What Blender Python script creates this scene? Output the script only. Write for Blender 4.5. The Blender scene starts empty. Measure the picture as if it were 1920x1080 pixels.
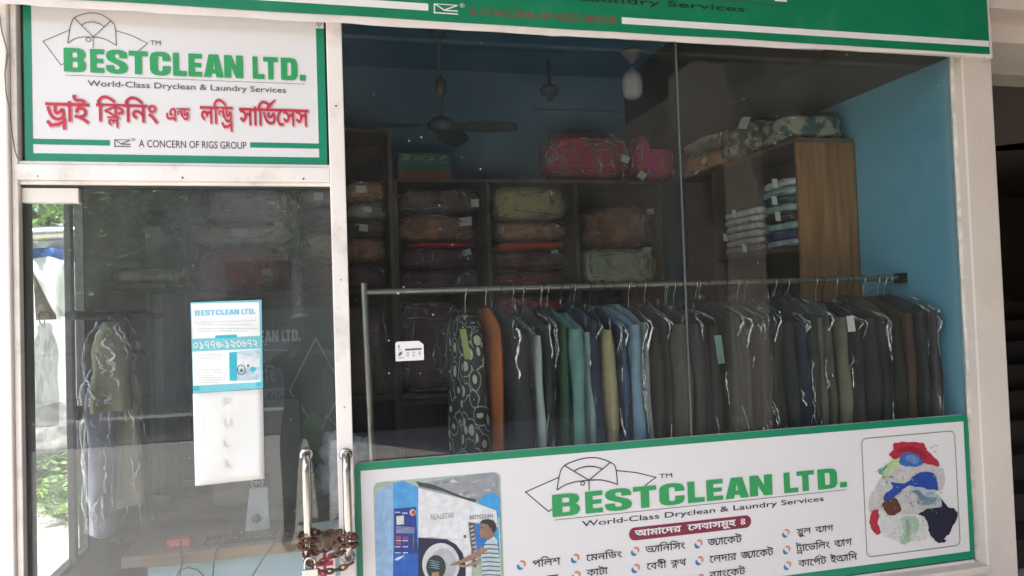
import bpy, bmesh, math, random
from mathutils import Vector, Matrix, noise
from mathutils.geometry import tessellate_polygon, interpolate_bezier as geometry_bezier

SC = bpy.context.scene
COL = SC.collection
R = math.radians

# ------------------------------------------------------------------ camera
F_PX, CAM = 1414.06, Vector((0, -2.6, 1.6))
YAW, PITCH, ROLL = R(13.9066), R(1.69987), R(-1.93389)
fwd = Vector((math.sin(YAW) * math.cos(PITCH), math.cos(YAW) * math.cos(PITCH), math.sin(PITCH)))
rt = Vector((math.cos(YAW), -math.sin(YAW), 0))
upv = rt.cross(fwd)
rt2 = rt * math.cos(ROLL) + upv * math.sin(ROLL)
up2 = upv * math.cos(ROLL) - rt * math.sin(ROLL)
cd = bpy.data.cameras.new('camera')
cam = bpy.data.objects.new('camera', cd)
COL.objects.link(cam)
cam.matrix_world = Matrix(((rt2.x, up2.x, -fwd.x, CAM.x), (rt2.y, up2.y, -fwd.y, CAM.y),
                           (rt2.z, up2.z, -fwd.z, CAM.z), (0, 0, 0, 1)))
cd.sensor_width = 36
cd.lens = 36 * F_PX / 1920
cd.clip_start = 0.02
cd.clip_end = 600
SC.camera = cam


def trace(px, py, Y=0.0):
    """point of the photograph measured back onto the upright plane at depth Y"""
    v = rt2 * ((px - 960) / F_PX) - up2 * ((py - 540) / F_PX) + fwd
    return CAM + v * ((Y - CAM.y) / v.y)


def trace_z(px, py, z):
    v = rt2 * ((px - 960) / F_PX) - up2 * ((py - 540) / F_PX) + fwd
    return CAM + v * ((z - CAM.z) / v.z)


def trace_x(px, py, X):
    v = rt2 * ((px - 960) / F_PX) - up2 * ((py - 540) / F_PX) + fwd
    return CAM + v * ((X - CAM.x) / v.x)


# ------------------------------------------------------------------ world and sun
SUN_EL, SUN_AZ = R(62), Vector((-0.62, -0.78, 0)).normalized()
sun_dir = Vector((SUN_AZ.x * math.cos(SUN_EL), SUN_AZ.y * math.cos(SUN_EL), math.sin(SUN_EL)))
W = bpy.data.worlds.new("World")
SC.world = W
W.use_nodes = True
nt = W.node_tree
bg = nt.nodes['Background']
sky = nt.nodes.new('ShaderNodeTexSky')
sky.sky_type = 'NISHITA'
sky.sun_disc = False
sky.sun_elevation = SUN_EL
sky.sun_rotation = math.atan2(sun_dir.x, sun_dir.y)
sky.dust_density = 3.0
sky.air_density = 1.2
nt.links.new(sky.outputs[0], bg.inputs[0])
bg.inputs[1].default_value = 0.15
sl = bpy.data.lights.new('sun', 'SUN')
sl.energy = 4.0
sl.angle = R(0.6)
sl.color = (1, 0.95, 0.87)
so = bpy.data.objects.new('sun', sl)
COL.objects.link(so)
so.rotation_euler = sun_dir.to_track_quat('Z', 'Y').to_euler()
SC.view_settings.view_transform = 'Standard'
SC.view_settings.look = 'None'
SC.view_settings.gamma = 1
SC.view_settings.exposure = 1.98
SC.cycles.transparent_max_bounces = 40
SC.cycles.max_bounces = 12
SC.cycles.diffuse_bounces = 6
SC.cycles.glossy_bounces = 5
SC.cycles.caustics_reflective = False
SC.cycles.caustics_refractive = False


# ------------------------------------------------------------------ materials
def M(name, col, rough=0.6, metal=0.0, vary=0.12, scale=8.0, bump=0.0, bscale=None, coat=0.0, spec=0.5,
      stretch=(1, 1, 1), dirt=None, dirt_scale=3.0, dirt_amt=0.5):
    m = bpy.data.materials.new(name)
    m.use_nodes = True
    n, l = m.node_tree.nodes, m.node_tree.links
    b = n['Principled BSDF']
    b.inputs['Roughness'].default_value = rough
    b.inputs['Metallic'].default_value = metal
    b.inputs['Coat Weight'].default_value = coat
    b.inputs['Coat Roughness'].default_value = 0.12
    b.inputs['Specular IOR Level'].default_value = spec
    tc = n.new('ShaderNodeTexCoord')
    mp = n.new('ShaderNodeMapping')
    mp.inputs['Scale'].default_value = stretch
    l.new(tc.outputs['Object'], mp.inputs[0])
    nz = n.new('ShaderNodeTexNoise')
    nz.inputs['Scale'].default_value = scale
    nz.inputs['Detail'].default_value = 6
    l.new(mp.outputs[0], nz.inputs['Vector'])
    rp = n.new('ShaderNodeValToRGB')
    rp.color_ramp.elements[0].position = 0.3
    rp.color_ramp.elements[1].position = 0.72
    a, c = 1 - vary, 1 + vary
    rp.color_ramp.elements[0].color = (col[0] * a, col[1] * a, col[2] * a, 1)
    rp.color_ramp.elements[1].color = (min(col[0] * c, .95), min(col[1] * c, .95), min(col[2] * c, .95), 1)
    l.new(nz.outputs['Fac'], rp.inputs[0])
    out = rp.outputs[0]
    if dirt:
        n2 = n.new('ShaderNodeTexNoise')
        n2.inputs['Scale'].default_value = dirt_scale
        n2.inputs['Detail'].default_value = 9
        n2.inputs['Roughness'].default_value = 0.7
        l.new(mp.outputs[0], n2.inputs['Vector'])
        r2 = n.new('ShaderNodeValToRGB')
        r2.color_ramp.elements[0].position = 0.52
        r2.color_ramp.elements[0].color = (0, 0, 0, 1)
        r2.color_ramp.elements[1].position = 0.74
        r2.color_ramp.elements[1].color = (dirt_amt,) * 3 + (1,)
        l.new(n2.outputs['Fac'], r2.inputs[0])
        mx = n.new('ShaderNodeMixRGB')
        l.new(r2.outputs[0], mx.inputs[0])
        l.new(out, mx.inputs[1])
        mx.inputs[2].default_value = (*dirt, 1)
        out = mx.outputs[0]
    l.new(out, b.inputs['Base Color'])
    if bump:
        n3 = n.new('ShaderNodeTexNoise')
        n3.inputs['Scale'].default_value = bscale or scale * 4
        n3.inputs['Detail'].default_value = 5
        l.new(mp.outputs[0], n3.inputs['Vector'])
        bp = n.new('ShaderNodeBump')
        bp.inputs['Strength'].default_value = bump
        bp.inputs['Distance'].default_value = 0.01
        l.new(n3.outputs['Fac'], bp.inputs['Height'])
        l.new(bp.outputs[0], b.inputs['Normal'])
    return m


def pane_material(name, f0=0.045, tint=(0.9, 0.94, 0.93), rough=0.0, haze=None, wav=0.0, wdist=.02, crease=.5):
    """thin sheet: Fresnel mix of a clear and a mirror lobe"""
    m = bpy.data.materials.new(name)
    m.use_nodes = True
    n, l = m.node_tree.nodes, m.node_tree.links
    n.remove(n['Principled BSDF'])
    o = n['Material Output']
    tr = n.new('ShaderNodeBsdfTransparent')
    tr.inputs[0].default_value = (*tint, 1)
    gl = n.new('ShaderNodeBsdfGlossy')
    gl.inputs['Roughness'].default_value = rough
    lw = n.new('ShaderNodeLayerWeight')
    lw.inputs[0].default_value = 0.5
    pw = n.new('ShaderNodeMath'); pw.operation = 'POWER'; pw.inputs[1].default_value = 5
    l.new(lw.outputs['Facing'], pw.inputs[0])
    ma = n.new('ShaderNodeMath'); ma.operation = 'MULTIPLY_ADD'
    ma.inputs[1].default_value = 1 - f0
    ma.inputs[2].default_value = f0
    l.new(pw.outputs[0], ma.inputs[0])
    mx = n.new('ShaderNodeMixShader')
    l.new(ma.outputs[0], mx.inputs[0])
    l.new(tr.outputs[0], mx.inputs[1])
    l.new(gl.outputs[0], mx.inputs[2])
    out = mx.outputs[0]
    tc = n.new('ShaderNodeTexCoord')
    if wav:
        mp = n.new('ShaderNodeMapping')
        mp.inputs['Scale'].default_value = (1, 1, 0.5)
        l.new(tc.outputs['Object'], mp.inputs[0])
        nz = n.new('ShaderNodeTexNoise')
        nz.inputs['Scale'].default_value = wav
        nz.inputs['Detail'].default_value = 4
        nz.inputs['Distortion'].default_value = 0.8
        l.new(mp.outputs[0], nz.inputs['Vector'])
        bp = n.new('ShaderNodeBump')
        bp.inputs['Strength'].default_value = 1.0
        bp.inputs['Distance'].default_value = wdist
        l.new(nz.outputs['Fac'], bp.inputs['Height'])
        l.new(bp.outputs[0], gl.inputs['Normal'])
        # creases put in for glints: thin bent lines of the film, patchy, shinier than the slack film between them
        n2 = n.new('ShaderNodeTexNoise')
        n2.inputs['Scale'].default_value = wav * 1.15
        n2.inputs['Detail'].default_value = 3
        n2.inputs['Distortion'].default_value = 1.1
        l.new(mp.outputs[0], n2.inputs['Vector'])
        n3 = n.new('ShaderNodeTexNoise')
        n3.inputs['Scale'].default_value = wav * .5
        n3.inputs['Detail'].default_value = 2
        l.new(mp.outputs[0], n3.inputs['Vector'])

        def mth(op, a, b):
            q = n.new('ShaderNodeMath')
            q.operation = op
            for k, v in ((0, a), (1, b)):
                if hasattr(v, 'links'):
                    l.new(v, q.inputs[k])
                else:
                    q.inputs[k].default_value = v
            return q.outputs[0]
        line = mth('SUBTRACT', 1.0, mth('MULTIPLY', mth('ABSOLUTE', mth('SUBTRACT', n2.outputs['Fac'], .5), 0), 22.0))
        line = mth('MAXIMUM', line, 0.0)
        patch = mth('MINIMUM', mth('MAXIMUM', mth('MULTIPLY', mth('SUBTRACT', n3.outputs['Fac'], .50), 9.0), 0.0), 1.0)
        fac = mth('MINIMUM', mth('ADD', ma.outputs[0], mth('MULTIPLY', mth('MULTIPLY', line, patch), crease)), 1.0)
        l.new(fac, mx.inputs[0])
    if haze:  # diffuse haze over the sheet; on the panes it stands in for reflections
        nz = n.new('ShaderNodeTexNoise')
        nz.inputs['Scale'].default_value = 1.3
        nz.inputs['Detail'].default_value = 8
        nz.inputs['Roughness'].default_value = 0.72
        l.new(tc.outputs['Object'], nz.inputs['Vector'])
        rp = n.new('ShaderNodeValToRGB')
        rp.color_ramp.elements[0].position = 0.45
        rp.color_ramp.elements[0].color = (haze[0],) * 3 + (1,)
        rp.color_ramp.elements[1].position = 0.8
        rp.color_ramp.elements[1].color = (haze[1],) * 3 + (1,)
        l.new(nz.outputs['Fac'], rp.inputs[0])
        df = n.new('ShaderNodeBsdfDiffuse')
        df.inputs[0].default_value = (0.55, 0.55, 0.52, 1)
        m2 = n.new('ShaderNodeMixShader')
        l.new(rp.outputs[0], m2.inputs[0])
        l.new(out, m2.inputs[1])
        l.new(df.outputs[0], m2.inputs[2])
        out = m2.outputs[0]
    l.new(out, o.inputs[0])
    return m


GLASS = pane_material('window_glass', 0.042, (0.90, 0.93, 0.92), haze=(.004, .042))  # patchy pale haze put in for the milky reflections
GLASS_D = pane_material('hazed_door_glass', 0.046, (0.88, 0.92, 0.92), haze=(.03, .095))  # veil of reflections put into the door pane as pale haze
WRAP = pane_material('clear_plastic', 0.004, (0.97, 0.97, 0.97), 0.10, wav=9, wdist=.10, crease=.25)
FOLD = pane_material('folded_film', 0.62, (0.95, 0.95, 0.95), 0.16, wav=30, wdist=.02, crease=.3)  # strong mirror share so the added creases show as glints
WRAP_B = pane_material('crinkled_plastic', 0.007, (0.96, 0.96, 0.96), 0.12, wav=14, wdist=.08, crease=.5)

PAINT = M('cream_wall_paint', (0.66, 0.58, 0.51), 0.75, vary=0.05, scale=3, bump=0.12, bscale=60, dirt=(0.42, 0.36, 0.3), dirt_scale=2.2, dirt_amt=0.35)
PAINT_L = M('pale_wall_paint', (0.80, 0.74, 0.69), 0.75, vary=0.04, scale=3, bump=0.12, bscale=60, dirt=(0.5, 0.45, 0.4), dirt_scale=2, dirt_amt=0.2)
ALU = M('white_aluminium', (0.80, 0.745, 0.70), 0.42, vary=0.05, scale=5, dirt=(0.38, 0.31, 0.26), dirt_scale=7, dirt_amt=0.6)
DARKGASKET = M('dark_gasket', (0.035, 0.035, 0.035), 0.6)
SEALANT = M('old_sealant', (0.55, 0.50, 0.44), 0.7, vary=0.25, scale=25)
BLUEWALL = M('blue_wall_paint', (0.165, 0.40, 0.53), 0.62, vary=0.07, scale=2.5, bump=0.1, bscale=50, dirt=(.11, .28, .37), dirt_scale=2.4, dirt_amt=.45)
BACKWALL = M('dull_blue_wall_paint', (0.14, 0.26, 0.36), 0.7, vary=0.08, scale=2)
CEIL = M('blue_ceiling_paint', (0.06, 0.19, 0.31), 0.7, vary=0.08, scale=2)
BEAM = M('dark_beam_paint', (0.055, 0.05, 0.042), 0.75, vary=0.1, scale=3)
LEFTWALL = M('brown_plaster', (0.46, 0.40, 0.37), 0.8, vary=0.1, scale=3)
TEAL = M('pale_teal_paint', (0.62, 0.82, 0.85), 0.6, vary=0.06, scale=4)
TILE = M('dark_floor', (0.30, 0.27, 0.25), 0.5, vary=0.2)
CONCRETE = M('concrete_ground', (0.38, 0.36, 0.335), 0.9, vary=0.2, scale=3, bump=0.3)
SAND = M('pale_sand', (0.62, 0.57, 0.50), 0.95, vary=0.2, scale=4, bump=0.6, bscale=30)
VINYL_W = M('white_sign_face', (0.71, 0.69, 0.685), 0.38, vary=0.025, scale=2.0, dirt=(0.6, 0.56, 0.52), dirt_scale=1.4, dirt_amt=0.35)
VINYL_G = M('green_sign_vinyl', (0.0, 0.215, 0.105), 0.38, vary=0.06, scale=3)
GREEN_L = M('bright_green_lettering', (0.018, 0.30, 0.085), 0.45, vary=0.04)
BANNER_G = M('green_banner', (0.0, 0.19, 0.085), 0.42, vary=0.1, scale=2.5, bump=0.05, bscale=6, dirt=(0.05, 0.26, 0.16), dirt_scale=5, dirt_amt=0.4)
BANNER_W = M('white_banner', (0.72, 0.66, 0.63), 0.5, vary=0.05, scale=4, bump=0.1, bscale=14, dirt=(0.5, 0.42, 0.36), dirt_scale=5, dirt_amt=0.5)
BLACK_INK = M('black_print', (0.018, 0.016, 0.018), 0.5)
GREY_INK = M('grey_print', (0.09, 0.09, 0.095), 0.5)
RED_INK = M('red_lettering', (0.52, 0.018, 0.05), 0.45)
PINK_EDGE = M('pink_letter_edge', (0.72, 0.42, 0.42), 0.5)
BROWNRED = M('maroon_lettering', (0.22, 0.055, 0.045), 0.45)
MAROON = M('maroon_pill', (0.20, 0.012, 0.045), 0.45)
WHITE_INK = M('white_print', (0.78, 0.76, 0.74), 0.5, vary=0.02)
STEEL = M('brushed_steel', (0.52, 0.485, 0.44), 0.26, 1.0, vary=0.05)
DULLSTEEL = M('dull_steel_tube', (0.36, 0.345, 0.31), 0.38, 0.9, vary=0.15)
RUST = M('rusty_steel', (0.135, 0.062, 0.036), 0.8, 0.2, vary=0.5, scale=40, bump=0.4, bscale=90)
PADLOCK = M('nickel_padlock', (0.62, 0.60, 0.54), 0.32, 0.8, vary=0.1)
WOOD = M('brown_laminate', (0.29, 0.145, 0.062), 0.45, vary=0.35, scale=7, stretch=(5, 5, 0.35))
SHELFWOOD = M('shelf_board', (0.125, 0.09, 0.066), 0.55, vary=0.25, scale=6, stretch=(1, 1, 1))
SHELFBACK = M('shelf_back_panel', (0.085, 0.06, 0.045), 0.7)
EDGEWOOD = M('wood_edge_band', (0.28, 0.155, 0.08), 0.5, vary=0.25, scale=9, stretch=(0.4, 3, 3))
TABLETOP = M('brown_tabletop', (0.26, 0.18, 0.155), 0.4, vary=0.25, scale=5)
PALEBLUE = M('pale_blue_laminate', (0.50, 0.66, 0.74), 0.5, vary=0.03)
BLACKPL = M('black_plastic', (0.012, 0.012, 0.013), 0.4)
GREYPL = M('grey_plastic', (0.42, 0.42, 0.46), 0.45)
REDPL = M('red_plastic', (0.62, 0.07, 0.06), 0.4)
BLUEPL = M('blue_plastic', (0.10, 0.42, 0.80), 0.35)
PAPER = M('white_paper', (0.70, 0.70, 0.67), 0.8, vary=0.02, bump=0.25, bscale=9)
TAG = M('paper_tag', (0.75, 0.75, 0.72), 0.8, vary=0.12, scale=60)
TEALINK = M('teal_print', (0.03, 0.40, 0.50), 0.5)
SKYINK = M('light_blue_print', (0.18, 0.48, 0.66), 0.5)
ENAMEL = M('bulb_white', (0.62, 0.62, 0.60), 0.35)
FANBR = M('fan_brown', (0.07, 0.095, 0.11), 0.4)
BRASS = M('fan_brass', (0.13, 0.10, 0.06), 0.5, 0.2)
LEAF = M('leaf_green', (0.10, 0.22, 0.045), 0.55, vary=0.45, scale=9)
LEAF2 = M('light_leaf_green', (0.19, 0.30, 0.07), 0.55, vary=0.4, scale=7)
LEAF3 = M('dull_leaf_green', (0.16, 0.20, 0.10), 0.6, vary=0.4, scale=9)
BARK = M('bark', (0.11, 0.08, 0.06), 0.9, vary=0.3, scale=20, bump=0.5)
TARP = M('white_tarp', (0.72, 0.71, 0.69), 0.5, vary=0.08, bump=0.2, bscale=8)
BLUETARP = M('blue_tarp', (0.04, 0.13, 0.42), 0.45, vary=0.2)
GREYWALL = M('grey_plaster', (0.42, 0.40, 0.39), 0.9, vary=0.12, scale=2.5, bump=0.2)
PALEWALL = M('pale_plaster', (0.60, 0.58, 0.56), 0.9, vary=0.08, scale=2)
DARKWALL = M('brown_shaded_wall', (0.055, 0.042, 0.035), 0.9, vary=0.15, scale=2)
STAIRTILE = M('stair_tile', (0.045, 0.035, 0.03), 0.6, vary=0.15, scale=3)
ROOFCONC = M('porch_concrete', (0.28, 0.25, 0.22), 0.9, vary=0.1)
SKIN = M('skin', (0.32, 0.17, 0.11), 0.55)
HAIR = M('black_hair', (0.012, 0.011, 0.012), 0.5)
DKSHIRT = M('dark_shirt', (0.02, 0.022, 0.03), 0.8, vary=0.2)
JEANS = M('dark_trousers', (0.025, 0.028, 0.04), 0.85, vary=0.2)


def art(name, col):
    return M(name, col, 0.45, vary=0.14, scale=40, dirt=tuple(c * .6 for c in col), dirt_scale=22, dirt_amt=.35)


# ------------------------------------------------------------------ mesh helpers
class MB:
    def __init__(s):
        s.v, s.f, s.sm = [], [], []

    def add(s, vs, fs, smooth=False):
        k = len(s.v)
        s.v += [Vector(v) for v in vs]
        s.f += [[i + k for i in f] for f in fs]
        s.sm += [smooth] * len(fs)
        return s

    def box(s, x0, x1, y0, y1, z0, z1):
        vs = [(x, y, z) for z in (z0, z1) for y in (y0, y1) for x in (x0, x1)]
        return s.add(vs, [(0, 2, 3, 1), (4, 5, 7, 6), (0, 1, 5, 4), (2, 6, 7, 3), (0, 4, 6, 2), (1, 3, 7, 5)])

    def obox(s, c, ax, ay, az):
        c, ax, ay, az = Vector(c), Vector(ax), Vector(ay), Vector(az)
        vs = [c + ax * i + ay * j + az * k for k in (-1, 1) for j in (-1, 1) for i in (-1, 1)]
        return s.add(vs, [(0, 2, 3, 1), (4, 5, 7, 6), (0, 1, 5, 4), (2, 6, 7, 3), (0, 4, 6, 2), (1, 3, 7, 5)])

    def tube(s, pts, r, n=10, caps=True):
        pts = [Vector(p) for p in pts]
        rs = r if isinstance(r, (list, tuple)) else [r] * len(pts)
        rings, prev = [], None
        for i, p in enumerate(pts):
            t = (pts[min(i + 1, len(pts) - 1)] - pts[max(i - 1, 0)]).normalized()
            if prev is None:
                u = t.cross(Vector((0, 0, 1)))
                if u.length < .05:
                    u = t.cross(Vector((0, 1, 0)))
            else:
                u = prev - t * prev.dot(t)
            u.normalize()
            prev = u
            w = t.cross(u)
            rings.append([p + (u * math.cos(a) + w * math.sin(a)) * rs[i] for a in [2 * math.pi * k / n for k in range(n)]])
        vs = [v for rg in rings for v in rg]
        fs = [(i * n + k, i * n + (k + 1) % n, (i + 1) * n + (k + 1) % n, (i + 1) * n + k) for i in range(len(pts) - 1) for k in range(n)]
        s.add(vs, fs, True)
        if caps:
            s.add(rings[0], [tuple(range(n))[::-1]])
            s.add(rings[-1], [tuple(range(n))])
        return s

    def lathe(s, c, prof, n=20, axis='z'):
        c = Vector(c)
        vs = []
        for r, h in prof:
            for k in range(n):
                a = 2 * math.pi * k / n
                if axis == 'z':
                    vs.append(c + Vector((r * math.cos(a), r * math.sin(a), h)))
                else:
                    vs.append(c + Vector((r * math.cos(a), h, r * math.sin(a))))
        fs = [(i * n + k, i * n + (k + 1) % n, (i + 1) * n + (k + 1) % n, (i + 1) * n + k) for i in range(len(prof) - 1) for k in range(n)]
        return s.add(vs, fs, True)

    def flat(s, loops, Y):
        """printed shape on an upright plane: list of loops of (x, z)"""
        L = [[Vector((p[0], p[1], 0)) for p in lp] for lp in loops]
        tri = tessellate_polygon(L)
        vs = [(p.x, Y, p.y) for lp in L for p in lp]
        fs = []
        for t in tri:
            a, b, c = [Vector(vs[i]) for i in t]
            nrm = (b - a).cross(c - a)
            fs.append(tuple(t) if nrm.y < 0 else tuple(t[::-1]))
        return s.add(vs, fs)

    def ribbon(s, pts, w, Y, closed=False):
        P = [Vector((p[0], p[1])) for p in pts]
        ws = w if isinstance(w, (list, tuple)) else [w] * len(P)
        n = len(P)
        Lf, Rt = [], []
        for i in range(n):
            if closed:
                a, b = P[(i - 1) % n], P[(i + 1) % n]
            else:
                a, b = P[max(i - 1, 0)], P[min(i + 1, n - 1)]
            d1 = (P[i] - a)
            d2 = (b - P[i])
            d1 = d1.normalized() if d1.length > 1e-9 else d2.normalized()
            d2 = d2.normalized() if d2.length > 1e-9 else d1
            t = (d1 + d2)
            t = t.normalized() if t.length > 1e-6 else d1
            nn = Vector((-t.y, t.x))
            k = 1 / max(0.45, abs(nn.dot(Vector((-d1.y, d1.x)))))
            Lf.append(P[i] + nn * ws[i] / 2 * k)
            Rt.append(P[i] - nn * ws[i] / 2 * k)
        vs = [(p.x, Y, p.y) for p in Lf] + [(p.x, Y, p.y) for p in Rt]
        m = n if closed else n - 1
        fs = [(i, n + i, n + (i + 1) % n, (i + 1) % n) for i in range(m)]
        return s.add(vs, fs)

    def build(s, name, mat, parent=None, bevel=0.0, subd=0):
        off = Vector((0, 0, 0))
        q = parent
        while q:
            off += q.location
            q = q.parent
        me = bpy.data.meshes.new(name)
        me.from_pydata([v - off for v in s.v], [], s.f)
        me.polygons.foreach_set('use_smooth', s.sm)
        me.materials.append(mat)
        me.update()
        o = bpy.data.objects.new(name, me)
        COL.objects.link(o)
        o.parent = parent
        if bevel:
            b = o.modifiers.new('bevel', 'BEVEL')
            b.width = bevel
            b.segments = 2
            b.limit_method = 'ANGLE'
        if subd:
            b = o.modifiers.new('subd', 'SUBSURF')
            b.levels = b.render_levels = subd
        return o


def tag(o, label, cat=None, group=None, kind=None):
    if label:
        o['label'] = label
    if cat:
        o['category'] = cat
    if group:
        o['group'] = group
    if kind:
        o['kind'] = kind
    return o


def thing(name, label, cat, loc=(0, 0, 0), group=None):
    o = bpy.data.objects.new(name, None)
    o.empty_display_size = 0.1
    COL.objects.link(o)
    o.location = loc
    return tag(o, label, cat, group)


def own(name, mb, mat, label, cat, group=None, **k):
    return tag(mb.build(name, mat, None, **k), label, cat, group)


# ------------------------------------------------------------------ lettering
_gc = {}


def raw_text(s, bold=0.0, res=3):
    c = bpy.data.curves.new('lettering', 'FONT')
    c.body = s
    c.resolution_u = res
    c.offset = bold
    o = bpy.data.objects.new('lettering', c)
    COL.objects.link(o)
    bpy.context.view_layer.update()
    me = bpy.data.meshes.new_from_object(o)
    vs = [(v.co.x, v.co.y) for v in me.vertices]
    fs = [tuple(p.vertices) for p in me.polygons]
    bpy.data.objects.remove(o)
    bpy.data.curves.remove(c)
    bpy.data.meshes.remove(me)
    return vs, fs


_aw = {}


def outline_text(ch):
    """closed outlines of a letter; each outer outline is filled by itself with the holes inside it"""
    c = bpy.data.curves.new('lettering', 'FONT')
    c.body = ch
    o = bpy.data.objects.new('lettering', c)
    COL.objects.link(o)
    bpy.context.view_layer.update()
    cu = o.to_curve(bpy.context.evaluated_depsgraph_get())
    loops = []
    for sp in cu.splines:
        pts = []
        if sp.type == 'BEZIER':
            bp = sp.bezier_points
            for i in range(len(bp)):
                a, b = bp[i], bp[(i + 1) % len(bp)]
                straight = (a.co - a.handle_right).length < 1e-4 and (b.co - b.handle_left).length < 1e-4
                seg = geometry_bezier(a.co, a.handle_right, b.handle_left, b.co, 2 if straight else 5)
                pts += [(p.x, p.y) for p in seg[:-1]]
        else:
            pts = [(p.co.x, p.co.y) for p in sp.points]
        q = []
        for p in pts:
            if not q or math.hypot(p[0] - q[-1][0], p[1] - q[-1][1]) > 1e-4:
                q.append(p)
        if len(q) > 2 and math.hypot(q[0][0] - q[-1][0], q[0][1] - q[-1][1]) < 1e-4:
            q.pop()
        if len(q) > 2:
            loops.append(q)
    o.to_curve_clear()
    bpy.data.objects.remove(o)
    bpy.data.curves.remove(c)
    return loops


def fill_outline(loops):
    """trapezoids between the heights of all points, filled by winding number"""
    ed = []
    for lp in loops:
        for i in range(len(lp)):
            (x0, y0), (x1, y1) = lp[i], lp[(i + 1) % len(lp)]
            if abs(y1 - y0) > 1e-6:
                ed.append((x0, y0, x1, y1, 1) if y1 > y0 else (x1, y1, x0, y0, -1))
    ys = []
    for y in sorted(p[1] for lp in loops for p in lp):
        if not ys or y - ys[-1] > 5e-4:
            ys.append(y)
    vs, fs = [], []
    for a, b in zip(ys[:-1], ys[1:]):
        m = (a + b) / 2
        cr = []
        for x0, y0, x1, y1, d in ed:
            if y0 <= m < y1:
                f = lambda y: x0 + (x1 - x0) * (y - y0) / (y1 - y0)
                cr.append((f(m), d, f(max(a, y0)), f(min(b, y1))))
        cr.sort()
        w, st = 0, None
        for xm, d, xa, xb in cr:
            if w == 0:
                st = (xa, xb)
            w += d
            if w == 0:
                k = len(vs)
                vs += [(st[0], a), (xa, a), (xb, b), (st[1], b)]
                fs.append((k, k + 1, k + 2, k + 3))
    return vs, fs


def area2(q):
    return sum(q[i][0] * q[(i + 1) % len(q)][1] - q[(i + 1) % len(q)][0] * q[i][1] for i in range(len(q))) / 2


def inside(p, q):
    r = False
    for i in range(len(q)):
        (x0, y0), (x1, y1) = q[i], q[i - 1]
        if (y0 > p[1]) != (y1 > p[1]) and p[0] < (x1 - x0) * (p[1] - y0) / (y1 - y0) + x0:
            r = not r
    return r


def glyph(ch, bold):
    """list of (verts, faces) pieces and the advance"""
    k = (ch, bold)
    if k not in _gc:
        pieces = []
        loops = outline_text(ch) if ch != ' ' else []
        if loops:
            sgn = area2(max(loops, key=lambda q: abs(area2(q))))
            outer = [q for q in loops if area2(q) * sgn > 0]
            holes = [q for q in loops if area2(q) * sgn <= 0]
            pieces.append(fill_outline(loops))
            if bold:
                for q in outer:
                    mb = MB().ribbon(q, bold * 2, 0, True)
                    pieces.append(([(v.x, v.z) for v in mb.v], [tuple(f) for f in mb.f]))
        a = max(v[0] for v in raw_text('A')[0])
        adv = max(v[0] for v in raw_text(ch + 'A')[0]) - a
        _gc[k] = (pieces, adv)
    return _gc[k]


def stroke2(pts, w):
    mb = MB().ribbon(pts, w, 0)
    return [(v.x, v.z) for v in mb.v], [tuple(f) for f in mb.f]


def bengali(tokens, bold=0.02):
    """letters laid out one by one; 'X~r' ra-phala, '~y' ya-phala, 'X/Y' Y written small under X, 'X^' reph, 'X+Y' Y joined to X"""
    out, x = [], 0.0
    for t in tokens:
        if t == ' ':
            x += 0.42
            continue
        ps, adv = [], 0
        W_ = 0.075 + bold * 2
        if t == '~y':
            ps.append(stroke2([(-.02, .585), (.30, .585)], W_))
            ps.append(stroke2([(-.12, .16), (-.05, .05), (.06, .06), (.15, .2), (.21, .38), (.22, .6)], W_))
            adv = .27
        elif '/' in t:
            a, b = t.split('/')
            ga, aa = glyph(a, bold)
            gb, ab = glyph(b, bold)
            for va, fa in ga:
                ps.append(([(px, .622 + (pz - .622) * .80) for px, pz in va], fa))
            for vb, fb in gb:
                ps.append(([(px * .62 + aa * .18, pz * .62 - .23) for px, pz in vb], fb))
            adv = aa
        elif '+' in t:
            a, b = t.split('+')
            rr = b.endswith('~r')
            b = b.replace('~r', '')
            ga, aa = glyph(a, bold)
            gb, ab = glyph(b, bold)
            for va, fa in ga:
                ps.append(([(px * .62, .622 + (pz - .622) * .62) for px, pz in va], fa))
            for vb, fb in gb:
                ps.append(([(px * .80 + aa * .40, .622 + (pz - .622) * .95) for px, pz in vb], fb))
            adv = aa * .40 + ab * .80
            if rr:
                ps.append(stroke2([(adv * .25, .05), (adv * .42, -.12), (adv * .7, -.10), (adv * .92, -.02)], W_))
                ps.append(stroke2([(adv * .92, -.3), (adv * .92, .1)], W_))
        else:
            b = t.replace('~r', '').replace('^', '')
            for ch in b:
                g, a = glyph(ch, bold)
                for v, f in g:
                    ps.append(([(px + adv, pz) for px, pz in v], f))
                adv += a
            if '~r' in t:
                ps.append(stroke2([(.04, .0), (.16, -.16), (adv * .6, -.12), (adv * .92, -.02)], W_))
                ps.append(stroke2([(adv * .90, -.3), (adv * .90, .12)], W_))
            if '^' in t:
                ps.append(stroke2([(adv * .30, .62), (adv * .42, .72), (adv * .95, .98)], [W_ * .8, W_ * 1.3, W_ * .6]))
        out += [([(px + x, pz) for px, pz in v], f) for v, f in ps]
        x += adv
    return out


def latin(s, bold=0.0):
    return [raw_text(s, bold)]


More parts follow.
